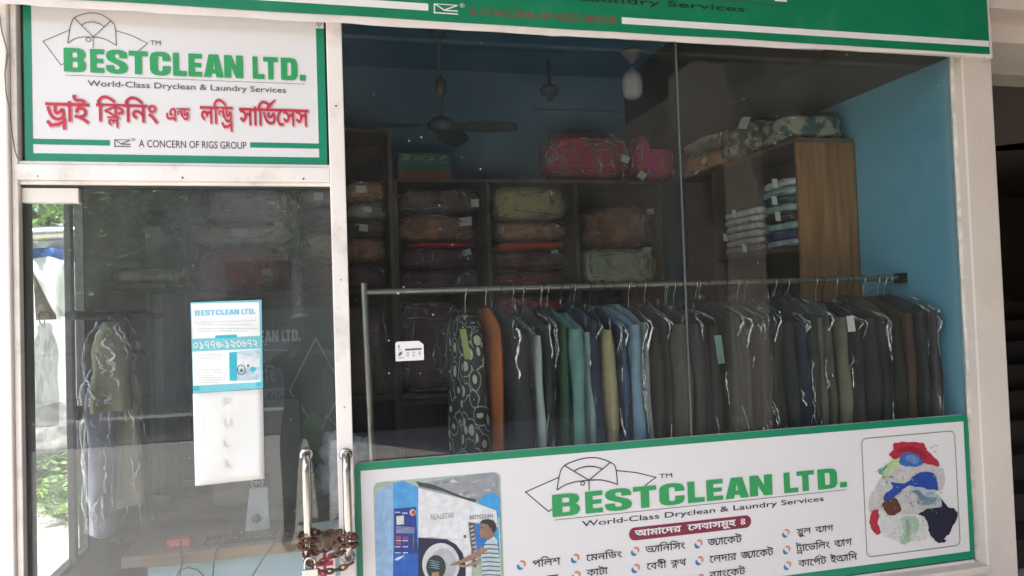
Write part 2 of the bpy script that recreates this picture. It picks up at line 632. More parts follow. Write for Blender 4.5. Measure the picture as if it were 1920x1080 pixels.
def put(mb, pieces, x0, x1, zb, zt, Y, span=None):
    """fit the pieces to a box; span=(lo, hi) are the letter heights that land on zb and zt"""
    xs = [v[0] for p in pieces for v in p[0]]
    zs = [v[1] for p in pieces for v in p[0]]
    a, b = min(xs), max(xs)
    lo, hi = span or (min(zs), max(zs))
    for i, (vs, fs) in enumerate(pieces):
        y = Y - 0.0002 * (i % 8)
        V = [(x0 + (v[0] - a) / (b - a) * (x1 - x0), y, zb + (v[1] - lo) / (hi - lo) * (zt - zb)) for v in vs]
        F = []
        for f in fs:
            n = (Vector(V[f[1]]) - Vector(V[f[0]])).cross(Vector(V[f[2]]) - Vector(V[f[0]]))
            F.append(f if n.y < 0 else f[::-1])
        mb.add(V, F)
    return mb


HEAVY = {
    'B': [[(0, 0), (.72, 0), (.92, .06), (1, .2), (1, .36), (.93, .47), (.82, .52), (.92, .57), (.98, .67), (.98, .82), (.9, .94), (.7, 1), (0, 1)],
          [(.36, .17), (.6, .17), (.64, .22), (.64, .38), (.6, .43), (.36, .43)], [(.36, .6), (.58, .6), (.62, .64), (.62, .79), (.58, .83), (.36, .83)]],
    'E': [[(0, 0), (1, 0), (1, .21), (.42, .21), (.42, .41), (.93, .41), (.93, .6), (.42, .6), (.42, .79), (1, .79), (1, 1), (0, 1)]],
    'L': [[(0, 0), (1, 0), (1, .22), (.42, .22), (.42, 1), (0, 1)]],
    'T': [[(.32, 0), (.68, 0), (.68, .79), (1, .79), (1, 1), (0, 1), (0, .79), (.32, .79)]],
    'C': [[(1, .62), (.62, .62), (.62, .76), (.58, .82), (.5, .84), (.42, .82), (.38, .76), (.38, .24), (.42, .18), (.5, .16), (.58, .18), (.62, .24), (.62, .4), (1, .4), (1, .25), (.94, .1), (.8, .02), (.6, -.01), (.4, -.01), (.2, .02), (.06, .1), (0, .25), (0, .75), (.06, .9), (.2, .98), (.4, 1.01), (.6, 1.01), (.8, .98), (.94, .9), (1, .75)]],
    'S': [[(.98, .66), (.62, .66), (.62, .77), (.57, .83), (.47, .84), (.39, .8), (.38, .73), (.44, .66), (.62, .58), (.85, .49), (.97, .38), (1, .25), (.95, .1), (.8, .02), (.6, -.01), (.38, -.01), (.18, .02), (.05, .1), (0, .24), (0, .34), (.37, .34), (.37, .24), (.42, .17), (.52, .16), (.61, .19), (.63, .27), (.57, .34), (.38, .42), (.15, .52), (.04, .62), (.01, .76), (.06, .9), (.2, .98), (.4, 1.01), (.6, 1.01), (.8, .98), (.93, .91), (.98, .8)]],
    'A': [[(0, 0), (.36, 0), (.4, .17), (.6, .17), (.64, 0), (1, 0), (.74, 1), (.26, 1)], [(.44, .36), (.56, .36), (.5, .74)]],
    'N': [[(0, 0), (.36, 0), (.36, .52), (.62, 0), (1, 0), (1, 1), (.64, 1), (.64, .48), (.38, 1), (0, 1)]],
    'D': [[(0, 0), (.65, 0), (.88, .05), (1, .22), (1, .78), (.88, .95), (.65, 1), (0, 1)], [(.37, .2), (.56, .2), (.62, .26), (.62, .74), (.56, .8), (.37, .8)]],
    '.': [[(0, 0), (1, 0), (1, .26), (0, .26)]],
}
NAME_X = [('B', 350, 462), ('E', 485, 557), ('S', 566, 680), ('T', 686, 786), ('C', 798, 908), ('L', 922, 997), ('E', 1006, 1080), ('A', 1090, 1198), ('N', 1203, 1308),
          ('L', 1363, 1430), ('T', 1424, 1508), ('D', 1525, 1620), ('.', 1633, 1667)]


def heavy_name(mb, x0, x1, zb, zt, Y, first=0):
    a, b = NAME_X[first][1], NAME_X[-1][2]
    for ch, l, r in NAME_X[first:]:
        u0, u1 = x0 + (l - a) / (b - a) * (x1 - x0), x0 + (r - a) / (b - a) * (x1 - x0)
        mb.flat([[(u0 + p[0] * (u1 - u0), zb + p[1] * (zt - zb)) for p in lp] for lp in HEAVY[ch]], Y)
    return mb


# the collar emblem, measured on the sign over the door
SIGN_Y = -0.03


def s1(x, y):
    p = trace(x / 2.909, y / 2.909, SIGN_Y)
    return p.x, p.z


N0, N1 = s1(350, 391), s1(1667, 441)
NH = s1(350, 262)[1] - N0[1]
NW = N1[0] - N0[0]


def smooth_line(pts, k=5):
    out = []
    n = len(pts)
    for i in range(n - 1):
        p0, p1, p2, p3 = pts[max(i - 1, 0)], pts[i], pts[i + 1], pts[min(i + 2, n - 1)]
        for j in range(k):
            t = j / k
            out.append(tuple(0.5 * (2 * p1[c] + (p2[c] - p0[c]) * t + (2 * p0[c] - 5 * p1[c] + 4 * p2[c] - p3[c]) * t * t + (3 * p1[c] - p0[c] - 3 * p2[c] + p3[c]) * t ** 3) for c in (0, 1)))
    out.append(pts[-1])
    return out


EMBLEM = [([(383, 163), (235, 225), (333, 355), (352, 345)], 0), ([(633, 168), (720, 195), (805, 237), (755, 279)], 0),
          ([(370, 237), (385, 140), (405, 100), (450, 80), (500, 72), (550, 80), (605, 115), (628, 150), (635, 250)], 1),
          ([(370, 237), (410, 212), (455, 203), (508, 203)], 1), ([(510, 203), (560, 210), (600, 228), (635, 250)], 1),
          ([(405, 100), (510, 203), (605, 115)], 0), ([(447, 138), (470, 126), (505, 122), (540, 130), (568, 147)], 1), ([(510, 203), (510, 262)], 0)]


def loc(p):
    q = s1(*p)
    return (q[0] - N0[0]) / NW, (q[1] - N0[1]) / NH


def trade_mark(parent, x0, zb, w, h, Y, ink, green, line_w, text_ink=None):
    mp = lambda p: (x0 + loc(p)[0] * w, zb + loc(p)[1] * h)
    mb = MB()
    for i, (pts, sm) in enumerate(EMBLEM):
        q = [mp(p) for p in pts]
        mb.ribbon(smooth_line(q) if sm else q, line_w, Y - 0.0004 * i)
    cx, cz = mp((483, 217))
    mb.ribbon([(cx + h * .095 * math.cos(a), cz + h * .085 * math.sin(a)) for a in [k * math.pi / 7 for k in range(14)]], line_w, Y - .0002, True)
    mb.build('collar_emblem', ink, parent)
    heavy_name(MB(), x0, x0 + w, zb, zb + h, Y - 0.0022).build('shop_name_lettering', green, parent)
    t = MB()
    put(t, latin('TM'), *[mp((820, 247))[0], mp((877, 247))[0]], mp((820, 247))[1], mp((820, 221))[1], Y - .001)
    t.build('trade_mark_lettering', text_ink or ink, parent)
    t = MB()
    a, b = mp((478, 462)), mp((1560, 500))
    zb2 = zb - h * .575
    put(t, latin('World-Class Dryclean & Laundry Services', 0.006), a[0], b[0], zb2, zb2 + h * .26, Y - .001, span=(0, .72))
    t.build('tagline_lettering', text_ink or ink, parent)
    MB().ribbon([(x0 + w * .006, zb - h * .145), (x0 + w * .996, zb - h * .145)], line_w * .55, Y - .0006).build('rule_line', GREY_INK, parent)


def group_mark(mb, x0, x1, zb, zt, Y):
    w, h = x1 - x0, zt - zb
    t = h * .13
    q = lambda u, v: (x0 + u * w, zb + v * h)
    mb.ribbon([q(.04, 0), q(.04, 1)], t, Y)
    mb.ribbon([q(0, .06), q(1, .06)], t, Y - .0003)
    mb.ribbon([q(.07, .95), q(1, .95)], t * .7, Y - .0003)
    mb.ribbon([q(.07, .93), q(.45, .36), q(1, .36)], t, Y - .0006)
    mb.ribbon([q(1, .95), q(.45, .38)], t, Y - .0009)


def rounded(x0, x1, z0, z1, r, n=5):
    pts = []
    for cx, cz, a0 in ((x1 - r, z0 + r, -90), (x1 - r, z1 - r, 0), (x0 + r, z1 - r, 90), (x0 + r, z0 + r, 180)):
        for k in range(n + 1):
            a = R(a0 + 90 * k / n)
            pts.append((cx + r * math.cos(a), cz + r * math.sin(a)))
    return pts


def ell(cx, cz, rx, rz, n=24):
    return [(cx + rx * math.cos(2 * math.pi * k / n), cz + rz * math.sin(2 * math.pi * k / n)) for k in range(n)]


# ------------------------------------------------------------------ the building
XL, XR, PF = -0.90, 2.575, -0.057           # inner faces of the side walls, front of the piers
PX0 = trace(18, 400, PF).x
PX1 = trace(1888, 660, PF).x
tag(MB().box(-40, 40, -40, 60, -0.2, 0.0).build('ground', CONCRETE), 'grey concrete ground in front of the shop', kind='structure')
tag(MB().box(-0.9, 2.575, 0.0, 2.2, 0.0, 0.08).build('floor', TILE), 'dark floor inside the shop', kind='structure')

shop = thing('shop_building', 'cream painted shop building holding the glass door and the wide window', 'building', (0.8, 1.0, 0))
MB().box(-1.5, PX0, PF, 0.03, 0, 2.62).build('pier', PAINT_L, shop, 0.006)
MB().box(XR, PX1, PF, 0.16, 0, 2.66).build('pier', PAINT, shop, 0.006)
MB().box(-1.5, PX1, PF, 0.10, 2.635, 4.4).build('upper_wall', PAINT, shop)
lw = MB().box(-.92, XL, 0.60, 2.2, 0.0, 3.17)
lw.box(-.92, XL, 0.03, 0.60, 0.0, 0.735).box(-.92, XL, 0.10, 0.60, 2.45, 3.17)
lw.build('side_wall', LEFTWALL, shop)
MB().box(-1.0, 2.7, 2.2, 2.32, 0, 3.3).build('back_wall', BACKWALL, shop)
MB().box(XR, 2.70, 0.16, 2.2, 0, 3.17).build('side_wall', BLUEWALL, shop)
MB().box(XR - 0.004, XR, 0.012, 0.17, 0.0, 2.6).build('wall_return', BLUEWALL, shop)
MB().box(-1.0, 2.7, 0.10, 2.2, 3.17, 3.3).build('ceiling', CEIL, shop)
MB().box(2.03, XR - .005, 0.012, 2.2, 2.60, 3.17).build('beam', BEAM, shop)
MB().box(-1.0, XL + 0.075, 1.64, 1.98, 0.0, 2.10).build('column', TEAL, shop, 0.004)
MB().box(0.075, XR, PF + 0.004, 0.10, 0, 0.475).build('low_wall', PAINT, shop)
MB().box(0.075, XR, PF - 0.012, 0.02, 0.475, 0.505).build('sill', PAINT, shop, 0.005)
MB().box(-1.5, 3.0, -0.2, 5.0, 4.4, 4.55).build('roof', ROOFCONC, shop)
MB().box(-1.0, 2.7, 2.32, 5.0, 0, 4.4).build('rear_wall', GREYWALL, shop)

# side glazing in the left wall
sg = thing('side_window', 'narrow side window at the left end of the shop with a grey upright bar', 'window', (-0.95, 0.3, 0.735))
MB().box(-0.908, -0.885, 0.405, 0.445, 0.75, 2.45).build('upright_bar', M('grey_bar_paint', (0.15, 0.14, 0.15), 0.5), sg, 0.003)
fr = MB().box(-0.925, -0.895, 0.045, 0.075, 0.735, 2.45).box(-0.925, -0.895, 0.585, 0.60, 0.735, 2.45).box(-0.925, -0.895, 0.075, 0.585, 0.735, 0.76)
fr.build('frame', M('grey_frame_paint', (0.13, 0.14, 0.14), 0.5), sg)
MB().box(-0.913, -0.909, 0.075, 0.585, 0.76, 2.45).build('pane', pane_material('side_glass', 0.04, (.93, .95, .95)), sg)
pl = thing('padlock', 'small dark padlock hanging on the bar of the left side window', 'padlock', (-0.885, 0.45, 1.26))
MB().box(-0.897, -0.873, 0.435, 0.475, 1.255, 1.305).build('body', BLACKPL, pl, 0.004)
MB().tube([(-0.885, 0.443, 1.30), (-0.885, 0.443, 1.325), (-0.885, 0.455, 1.335), (-0.885, 0.467, 1.325), (-0.885, 0.467, 1.30)], 0.0035, 6).build('shackle', STEEL, pl)

# the stair opening right of the shop
st = thing('stair_block', 'shaded stair opening with beige beams right of the shop front', 'building', (3.6, 1.5, 0))
MB().box(PX1, 8, PF, 0.10, 2.80, 4.4).build('front_beam', PAINT, st)
MB().box(PX1, 8, 0.10, 0.50, 2.72, 4.4).build('back_beam', PAINT, st)
MB().box(PX1, 8, 0.50, 1.4, 2.66, 2.72).build('landing_slab', ROOFCONC, st)
q = MB()
q.add([(PX1, .5, 2.66), (8, .5, 2.66), (8, 4.2, 2.66), (PX1, 4.2, 2.66), (PX1, .5, 2.28), (8, .5, 2.9), (8, 4.2, 2.9), (PX1, 4.2, 2.0)],
      [(0, 3, 2, 1), (4, 5, 6, 7), (0, 1, 5, 4), (1, 2, 6, 5), (2, 3, 7, 6), (3, 0, 4, 7)])
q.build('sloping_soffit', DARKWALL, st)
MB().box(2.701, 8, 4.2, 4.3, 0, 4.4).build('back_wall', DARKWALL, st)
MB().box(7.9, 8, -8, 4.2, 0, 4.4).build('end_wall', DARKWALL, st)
for i in range(9):
    MB().box(3.3, 6.5, 1.0 + i * .28, 1.0 + (i + 1) * .28 + .02, 0, 0.17 * (i + 1)).build('step', STAIRTILE, st, 0.006)
MB().tube([(3.25, 0.9, 0.95), (3.25, 3.4, 2.5)], 0.022, 8).build('handrail', BLACKPL, st)
for i in range(6):
    y = 1.0 + i * .45
    MB().tube([(3.25, y, .62 * (y - .9)), (3.25, y, .95 + .62 * (y - .9))], 0.01, 6).build('baluster', BLACKPL, st)

# the unseen porch and wing, its roof added to shade the front
pr = thing('porch', 'unseen concrete porch roof added to shade the shop front, with painted beam and columns', 'porch', (3.6, -2.5, 0))
MB().box(-1.9, 8, -3.0, -0.2, 3.75, 3.95).build('added_porch_roof', ROOFCONC, pr)  # unseen slab, added and sized to keep sun off the front
MB().box(3.2, 3.5, -3.9, -0.2, 2.75, 3.745).build('side_beam', M('dull_brown_paint', (.085, .07, .06), .8), pr)
MB().box(3.2, 3.5, -2.95, -2.40, 0.0, 2.745).build('column', M('dull_column_paint', (.15, .125, .105), .8), pr)
MB().box(3.5, 3.62, -7.99, -0.8, 0, 3.745).build('unseen_dark_wall', DARKWALL, pr)
MB().box(-.3, 8, -8.2, -8.0, 0, 6.6).build('unseen_dark_wall', DARKWALL, pr)  # unseen wall, raised to hide the sky from the pane reflections

# ------------------------------------------------------------------ door frame, door, window
FY = -0.045
df = thing('door_frame', 'white aluminium door frame with a deep transom over the glass door', 'door frame', (-0.45, 0, 0))
JX0, JX1 = trace(20, 400, FY).x, trace(34, 400, FY).x
POX0, POX1 = trace(619, 347, FY).x, trace(648.5, 347, FY).x
TZ0, TZ1 = trace(330, 346, FY).z, trace(330, 304, FY).z
MB().box(PX0 + .001, JX1, FY + .004, 0.05, 0.0, 2.634).build('jamb', ALU, df, 0.003)
MB().box(JX1 - .001, -0.893, -0.012, 0.055, 0.0, TZ0 - .004).build('dark_stile', M('grey_green_stile', (0.075, 0.085, 0.085), .4), df)
tm = MB().box(JX1 - .006, POX0, FY, 0.03, TZ0 + .012, TZ1 - .012)
tm.box(JX1 - .006, POX0, FY + .012, 0.03, TZ0, TZ0 + .012).box(JX1 - .006, POX0, FY + .010, 0.03, TZ1 - .012, TZ1)
tm.build('transom', ALU, df, 0.002)
MB().box(JX1, POX0, -0.004, 0.004, TZ1, 2.634).build('transom_pane', M('dark_transom_glass', (.05, .07, .07), .15), df)
MB().box(JX1, POX0, -0.02, 0.03, TZ0 - .006, TZ0).build('gasket', DARKGASKET, df)

door = thing('glass_door', 'frameless glass shop door with a steel pull handle and a cream corner fitting', 'door', (-0.45, 0, 0))
DX1 = trace(629, 700, 0).x
MB().box(-0.892, DX1, -0.004, 0.004, 0.03, TZ0 - .008).build('pane', GLASS_D, door)
a, b = trace(40, 347, -0.02), trace(148, 380, -0.02)
MB().box(a.x, b.x, -0.02, 0.02, b.z, TZ0 - .008).build('corner_fitting', M('cream_fitting', (0.72, 0.68, 0.60), 0.35, vary=.05), door, 0.004)


def pull_handle(x, z0, z1, y0, parent):
    pts = [(x, y0, z1)]
    yo = y0 - 0.062
    pts += [(x, y0 - .02, z1)]
    for k in range(1, 7):
        t = k / 6 * math.pi / 2
        pts.append((x, y0 - .02 - .042 * math.sin(t), z1 - .045 * (1 - math.cos(t))))
    pts.append((x, yo, z0 + .05))
    for k in range(1, 7):
        t = k / 6 * math.pi / 2
        pts.append((x, yo + .042 * (1 - math.cos(t)), z0 + .045 * (1 - math.sin(t))))
    pts.append((x, y0, z0))
    h = MB().tube(pts, 0.0135, 16).build('pull_handle', STEEL, parent)
    fl = MB()
    for z in (z0, z1):
        fl.lathe((x, y0, z), [(0.0, -.010), (.012, -.010), (.021, -.007), (.022, 0.0)], 20, 'y')
    fl.build('flange', STEEL, h)


hx, hz = trace(573, 858, -0.075).x, trace(573, 858, -0.06).z
pull_handle(hx, hz - .335, hz, -0.004, door)

win = thing('shop_window', 'wide two pane shop window in white frame with a clear joint between panes', 'window', (1.3, 0, 0.5))
MB().box(POX0, POX1, FY, 0.03, 0.0, 2.634).build('mullion', ALU, win, 0.003)
pull_handle(trace(649, 855, -0.11).x, hz - .335, hz - .002, FY, win)
SEAM = 1.315
for x0, x1 in ((POX1 + .001, SEAM - .0025), (SEAM + .0025, XR - .006)):
    MB().box(x0, x1, -0.004, 0.004, 0.51, 2.634).build('pane', GLASS, win)
MB().box(SEAM - .0025, SEAM + .0025, -0.0045, 0.0045, 0.51, 2.634).build('joint', M('clear_silicone', (.13, .15, .145), .3), win)
random.seed(3)
sb = MB()
zs = [0.51 + i * (2.634 - .51) / 70 for i in range(71)]
wv = [0.010 + 0.006 * noise.noise((z * 4, 3.1, 0)) + .004 * noise.noise((z * 19, 1, 0)) for z in zs]
vs, fs = [], []
for z, w in zip(zs, wv):
    vs += [(XR - .0005, -0.016, z), (XR - w, -0.0055, z)]
for i in range(70):
    fs.append((2 * i, 2 * i + 1, 2 * i + 3, 2 * i + 2))
sb.add(vs, fs, True)
sb.build('sealant', SEALANT, win)
MB().box(POX1, XR - .02, -0.013, -0.0045, 0.505, 0.516).build('bottom_bead', ALU, win)

# wires on the left pier
random.seed(5)
for k, off in enumerate((0.0, 0.006)):
    pts = []
    for i, (x, y) in enumerate([(-2, 25), (4, 60), (13 + k * 2, 95 + k * 8), (9 + k, 140), (11, 175), (18, 205), (22 - k, 250), (29, 285), (33, 298)]):
        p = trace(x, y, PF - .006)
        pts.append((p.x, PF - .004 - .003 * (i % 2) - off * .3, p.z))
    own('wire', MB().tube([(a[0], a[1], a[2]) for a in pts], 0.0016, 6), M('wire_sheath', (.24, .2, .18) if k else (.1, .09, .08), .6),
        ['thin dark wire running down the left pier by the door sign', 'thin paler wire twisted beside the dark one on the left pier'][k], 'wire')

# chain and padlock over the two handles
random.seed(11)
ch = thing('chain', 'rusty brown steel chain wound around the two door handles', 'chain', (0, -0.08, 0.8))
hy = -0.075
xa, xb = hx, trace(649, 855, -0.11).x
hyb = FY - .062
path = []
P_ = lambda x, y, z: path.append(Vector((x, y, z)))


def link_chain(path, L=0.030, r=0.0037):
    # resample
    pts, acc = [path[0]], 0
    d = [0]
    for i in range(1, len(path)):
        d.append(d[-1] + (path[i] - path[i - 1]).length)
    n = int(d[-1] / (L * .72))
    def at(s):
        for i in range(1, len(d)):
            if s <= d[i]:
                return path[i - 1].lerp(path[i], (s - d[i - 1]) / max(1e-6, d[i] - d[i - 1]))
        return path[-1]
    for k in range(n):
        a, b = at(k * L * .72), at(min(d[-1], k * L * .72 + L * .72))
        t = (b - a)
        if t.length < 1e-5:
            continue
        t.normalize()
        c = (a + b) / 2
        u = t.cross(Vector((0.1, 1, .2))).normalized()
        w = t.cross(u)
        if k % 2:
            u = (u * .35 + w).normalized()
        else:
            u = (u + w * .35).normalized()
        ring = []
        for j in range(15):
            an = 2 * math.pi * j / 14
            ring.append(c + t * (L * .5 * math.cos(an) * (1.0 if abs(math.cos(an)) < .8 else .96)) + u * (L * .34 * math.sin(an)))
        MB().tube(ring, r, 6, False).build('link', RUST, ch)


def hoop(x, y, z0, z1, rad, turns, ph=0):
    n = int(turns * 14)
    return [Vector((x + rad * math.cos(ph + 2 * math.pi * turns * i / n), y + rad * .8 * math.sin(ph + 2 * math.pi * turns * i / n), z0 + (z1 - z0) * i / n)) for i in range(n + 1)]


z_top = trace(600, 1003, -.07).z
c1 = hoop(xa, hy, z_top + .012, z_top - .05, 0.026, 2.2, 0.3)
c2 = hoop(xb, hyb, z_top + .01, z_top - .05, 0.026, 2.2, 2.6)
sag = [c1[-1].lerp(c2[0], k / 8) + Vector((0, -.012, -.026 * math.sin(math.pi * k / 8))) for k in range(1, 8)]
link_chain(c1 + sag + c2)
back = [Vector((xa + .015 + (xb - xa - .03) * k / 8, -.05, z_top + .006 - .006 * math.sin(math.pi * k / 8))) for k in range(9)]
link_chain(back)
low = [c1[-1] + Vector((-.012, -.01, 0)), Vector((xa + .004, -.1, z_top - .085)), Vector((xa + .05, -.1, z_top - .075)), Vector((xa + .09, -.1, z_top - .055)), c2[-1] + Vector((0, -.014, 0))]
link_chain([Vector(low[0]).lerp(low[1], k / 5) for k in range(5)] + [Vector(low[1]).lerp(low[2], k / 5) for k in range(5)] + [Vector(low[2]).lerp(low[3], k / 5) for k in range(5)] + [Vector(low[3]).lerp(low[4], k / 6) for k in range(7)])
low2 = [Vector((xa + .012, -.1, z_top - .10)).lerp(Vector((xb + .012, -.115, z_top - .085)), k / 9) + Vector((0, 0, -.014 * math.sin(math.pi * k / 9))) for k in range(10)]
link_chain(low2)
pd = thing('padlock', 'shiny nickel padlock hanging from the rusty chain under the left handle', 'padlock', (xa, -0.105, z_top - .16))
a, b = trace(566, 1068, -.105), trace(598, 1112, -.105)
MB().box(a.x, b.x, -.116, -.096, b.z, a.z).build('body', PADLOCK, pd, 0.004)
xm, rr = (a.x + b.x) / 2, (b.x - a.x) * .32
MB().tube([(xm - rr, -.106, a.z - .002), (xm - rr, -.106, a.z + .018)] + [(xm - rr * math.cos(k * math.pi / 8), -.106, a.z + .018 + rr * math.sin(k * math.pi / 8)) for k in range(9)] + [(xm + rr, -.106, a.z - .002)], .0042, 8).build('shackle', STEEL, pd)

# small red and white sticker low on the door
a, b = trace(588, 1036, -.0055), trace(630, 1100, -.0055)
sk = thing('sticker', 'red and white sticker low on the door glass behind the chain', 'sticker', (a.x, -.006, b.z))
MB().box(a.x, b.x, -.0062, -.0045, b.z, a.z).build('face', WHITE_INK, sk)
q = MB()
w, h = b.x - a.x, a.z - b.z
q.flat([[(a.x + w * .1, b.z + h * .6), (a.x + w * .9, b.z + h * .6), (a.x + w * .9, b.z + h * .74), (a.x + w * .1, b.z + h * .74)]], -.0068)
q.flat([[(a.x + w * .42, b.z + h * .2), (a.x + w * .58, b.z + h * .2), (a.x + w * .58, b.z + h * .95), (a.x + w * .42, b.z + h * .95)]], -.0071)
q.flat([ell(a.x + w * .25, b.z + h * .3, w * .18, h * .14), ell(a.x + w * .25, b.z + h * .3, w * .08, h * .06)], -.0068)
q.flat([ell(a.x + w * .78, b.z + h * .85, w * .14, h * .09)], -.0068)
q.build('mark', M('pinkish_red_print', (.5, .03, .12), .5), sk)

# paper slip on the window
a, b = trace(741, 641, -.006), trace(795, 675, -.006)
sl_ = thing('paper_label', 'small white numbered paper label with a cut corner stuck on the window', 'label', (a.x, -.006, b.z))
w, h = b.x - a.x, a.z - b.z
MB().flat([[(a.x, b.z), (b.x, b.z), (b.x, b.z + h * .8), (b.x - w * .16, a.z), (a.x + w * .06, a.z), (a.x, a.z - h * .1)]], -.0058).flat([[(a.x, b.z), (b.x, b.z), (b.x, b.z + h * .8), (b.x - w * .16, a.z), (a.x + w * .06, a.z), (a.x, a.z - h * .1)]], -.0045).build('face', WHITE_INK, sl_)
q = MB()
q.flat([[(a.x + w * .34, b.z + h * .52), (a.x + w * .93, b.z + h * .54), (a.x + w * .93, b.z + h * .63), (a.x + w * .34, b.z + h * .62)]], -.0063)
q.build('number_strip', GREY_INK, sl_)
q = MB()
put(q, latin('0'), a.x + w * .39, a.x + w * .47, b.z + h * .22, b.z + h * .46, -.0064)
put(q, latin('2'), a.x + w * .59, a.x + w * .68, b.z + h * .22, b.z + h * .46, -.0064)
put(q, latin('4'), a.x + w * .80, a.x + w * .89, b.z + h * .25, b.z + h * .49, -.0064)
q.build('number', M('faint_pencil', (.26, .24, .24), .7), sl_)
q = MB()
q.ribbon(smooth_line([(a.x + w * .11, b.z + h * .84), (a.x + w * .13, b.z + h * .72), (a.x + w * .10, b.z + h * .66)]), .0035, -.0064)
q.ribbon(smooth_line([(a.x + w * .10, b.z + h * .6), (a.x + w * .14, b.z + h * .55), (a.x + w * .2, b.z + h * .6)]), .0016, -.0065)
for i in range(4):
    q.ribbon([(a.x + w * (.09 + .035 * i), b.z + h * (.25 + .02 * i)), (a.x + w * (.14 + .03 * i), b.z + h * (.44 + .02 * i))], .0022, -.0064 - .0002 * i)
q.flat([[(a.x + w * .08, b.z + h * .15), (a.x + w * .28, b.z + h * .15), (a.x + w * .28, b.z + h * .18), (a.x + w * .08, b.z + h * .18)]], -.0064)
q.build('mark', GREY_INK, sl_)

# specks of old paint and dust on the outside of the panes
rs_ = random.Random(12)
q = MB()
SPOT = [(686, 124), (701, 177), (790, 257), (767, 264), (866, 295), (901, 317), (902, 80), (1243, 86), (825, 429), (848, 459), (757, 538), (729, 700), (788, 700), (868, 614), (668, 563), (812, 590), (866, 295), (1462, 585), (1760, 160)]
for x, y in SPOT + [(rs_.uniform(665, 1760), rs_.uniform(90, 760)) for _ in range(12)]:
    p = trace(x, y, -.0046)
    if p.z < 1.13 or abs(p.x - SEAM) < .01:
        continue
    r = rs_.uniform(.0012, .0026)
    q.flat([[(p.x + r * (1 + .5 * rs_.random()) * math.cos(k), p.z + r * (1 + .5 * rs_.random()) * math.sin(k)) for k in [i * math.pi / 4 for i in range(8)]]], -.0048)
sp_ = q.build('paint_speck', M('speck_white', (.62, .62, .58), .7), win)
sp_['kind'] = 'stuff'
q = MB()
for x, y in [(rs_.uniform(140, 600), rs_.uniform(370, 1000)) for _ in range(12)]:
    p = trace(x, y, -.0046)
    r = rs_.uniform(.0010, .0020)
    q.flat([[(p.x + r * math.cos(k), p.z + r * math.sin(k)) for k in [i * math.pi / 4 for i in range(8)]]], -.0048)
sp_ = q.build('paint_speck', bpy.data.materials['speck_white'], door)
sp_['kind'] = 'stuff'

# small screw heads in the frame
for x, z in ((POX0 + .026, 2.30), (POX0 + .026, 1.72), (POX0 + .026, 1.30)):
    MB().lathe((x, FY, z), [(0, -.0016), (.0028, -.0014), (.0034, 0)], 10, 'y').build('screw', DARKGASKET if z > 2 else STEEL, win)
for x in (-.84, -.43, -.06):
    MB().lathe((x, FY, TZ0 + .022), [(0, -.0016), (.0028, -.0014), (.0034, 0)], 10, 'y').build('screw', DARKGASKET if x > -.5 else STEEL, df)

# ------------------------------------------------------------------ sign over the door
def quad(mb, x0, x1, z0, z1, Y):
    return mb.flat([[(x0, z0), (x1, z0), (x1, z1), (x0, z1)]], Y)


SX0, SX1 = trace(46, 200, SIGN_Y).x, trace(611, 200, SIGN_Y).x
SZ0, SZ1 = trace(330, 305, SIGN_Y).z, 2.625
ds = thing('door_sign', 'white framed laundry sign with red lettering over the glass door', 'sign', (SX0, SIGN_Y, SZ0))
MB().box(SX0, SX1, SIGN_Y, -0.006, SZ0, SZ1).build('board', VINYL_W, ds)
wx0, wx1 = trace(61, 200, SIGN_Y).x, trace(596, 200, SIGN_Y).x
wz0 = trace(330, 291.5, SIGN_Y).z
g = MB()
quad(g, SX0, wx0, SZ0, SZ1, SIGN_Y - .001)
quad(g, wx1, SX1, SZ0, trace(606, 54, SIGN_Y).z, SIGN_Y - .001)
quad(g, wx0, wx1, SZ0, wz0, SIGN_Y - .0012)
gz0, gz1 = trace(206, 273, SIGN_Y).z, trace(206, 263, SIGN_Y).z
quad(g, wx0, trace(206, 268, SIGN_Y).x, gz0, gz1, SIGN_Y - .0014)
quad(g, trace(469, 268, SIGN_Y).x, wx1, gz0 + .002, gz1 + .002, SIGN_Y - .0014)
g.build('border', VINYL_G, ds)
trade_mark(ds, N0[0], N0[1], NW, NH, SIGN_Y - .001, GREY_INK, GREEN_L, 0.0022)


def s2(x, y):
    p = trace(70 + x / 3.6226, 170 + y / 3.6226, SIGN_Y)
    return p.x, p.z


WORDS = [(['ড~r', 'া', 'ই'], 55, 352, 88, 208, 200), (['ি', 'ক/ল', 'ি', 'ন', 'ং'], 400, 818, 96, 210, 600), (['এ', 'ন+ড'], 875, 1032, 122, 206, 950),
         (['ল', 'ি', 'ন+ড~r'], 1105, 1325, 112, 224, 1210), (['স', 'া', 'ি', 'ভ^', 'ে', 'স', 'স'], 1370, 1840, 127, 237, 1600)]
for tk, x0, x1, yh, yb, xc in WORDS:
    zt, zb = s2(xc, yh)[1], s2(xc, yb)[1]
    edge, red = MB(), MB()
    put(edge, bengali(tk, .036), s2(x0 - 4, yh)[0] + .001, s2(x1 + 6, yh)[0] + .001, zb - .002, zt - .001, SIGN_Y - .0012, (0, .622))
    put(red, bengali(tk, .014), s2(x0, yh)[0], s2(x1, yh)[0], zb, zt, SIGN_Y - .0032, (0, .622))
    edge.build('letter_edging', PINK_EDGE, ds)
    red.build('red_lettering', RED_INK, ds)
q = MB()
put(q, latin('A CONCERN OF RIGS GROUP', .008), s2(689, 365)[0], s2(1420, 365)[0], s2(1050, 391)[1], s2(1050, 341)[1], SIGN_Y - .001)
q.build('group_lettering', M('dark_maroon_print', (.12, .05, .055), .5), ds)
q = MB()
group_mark(q, s2(522, 350)[0], s2(632, 350)[0], s2(575, 382)[1], s2(575, 332)[1], SIGN_Y - .001)
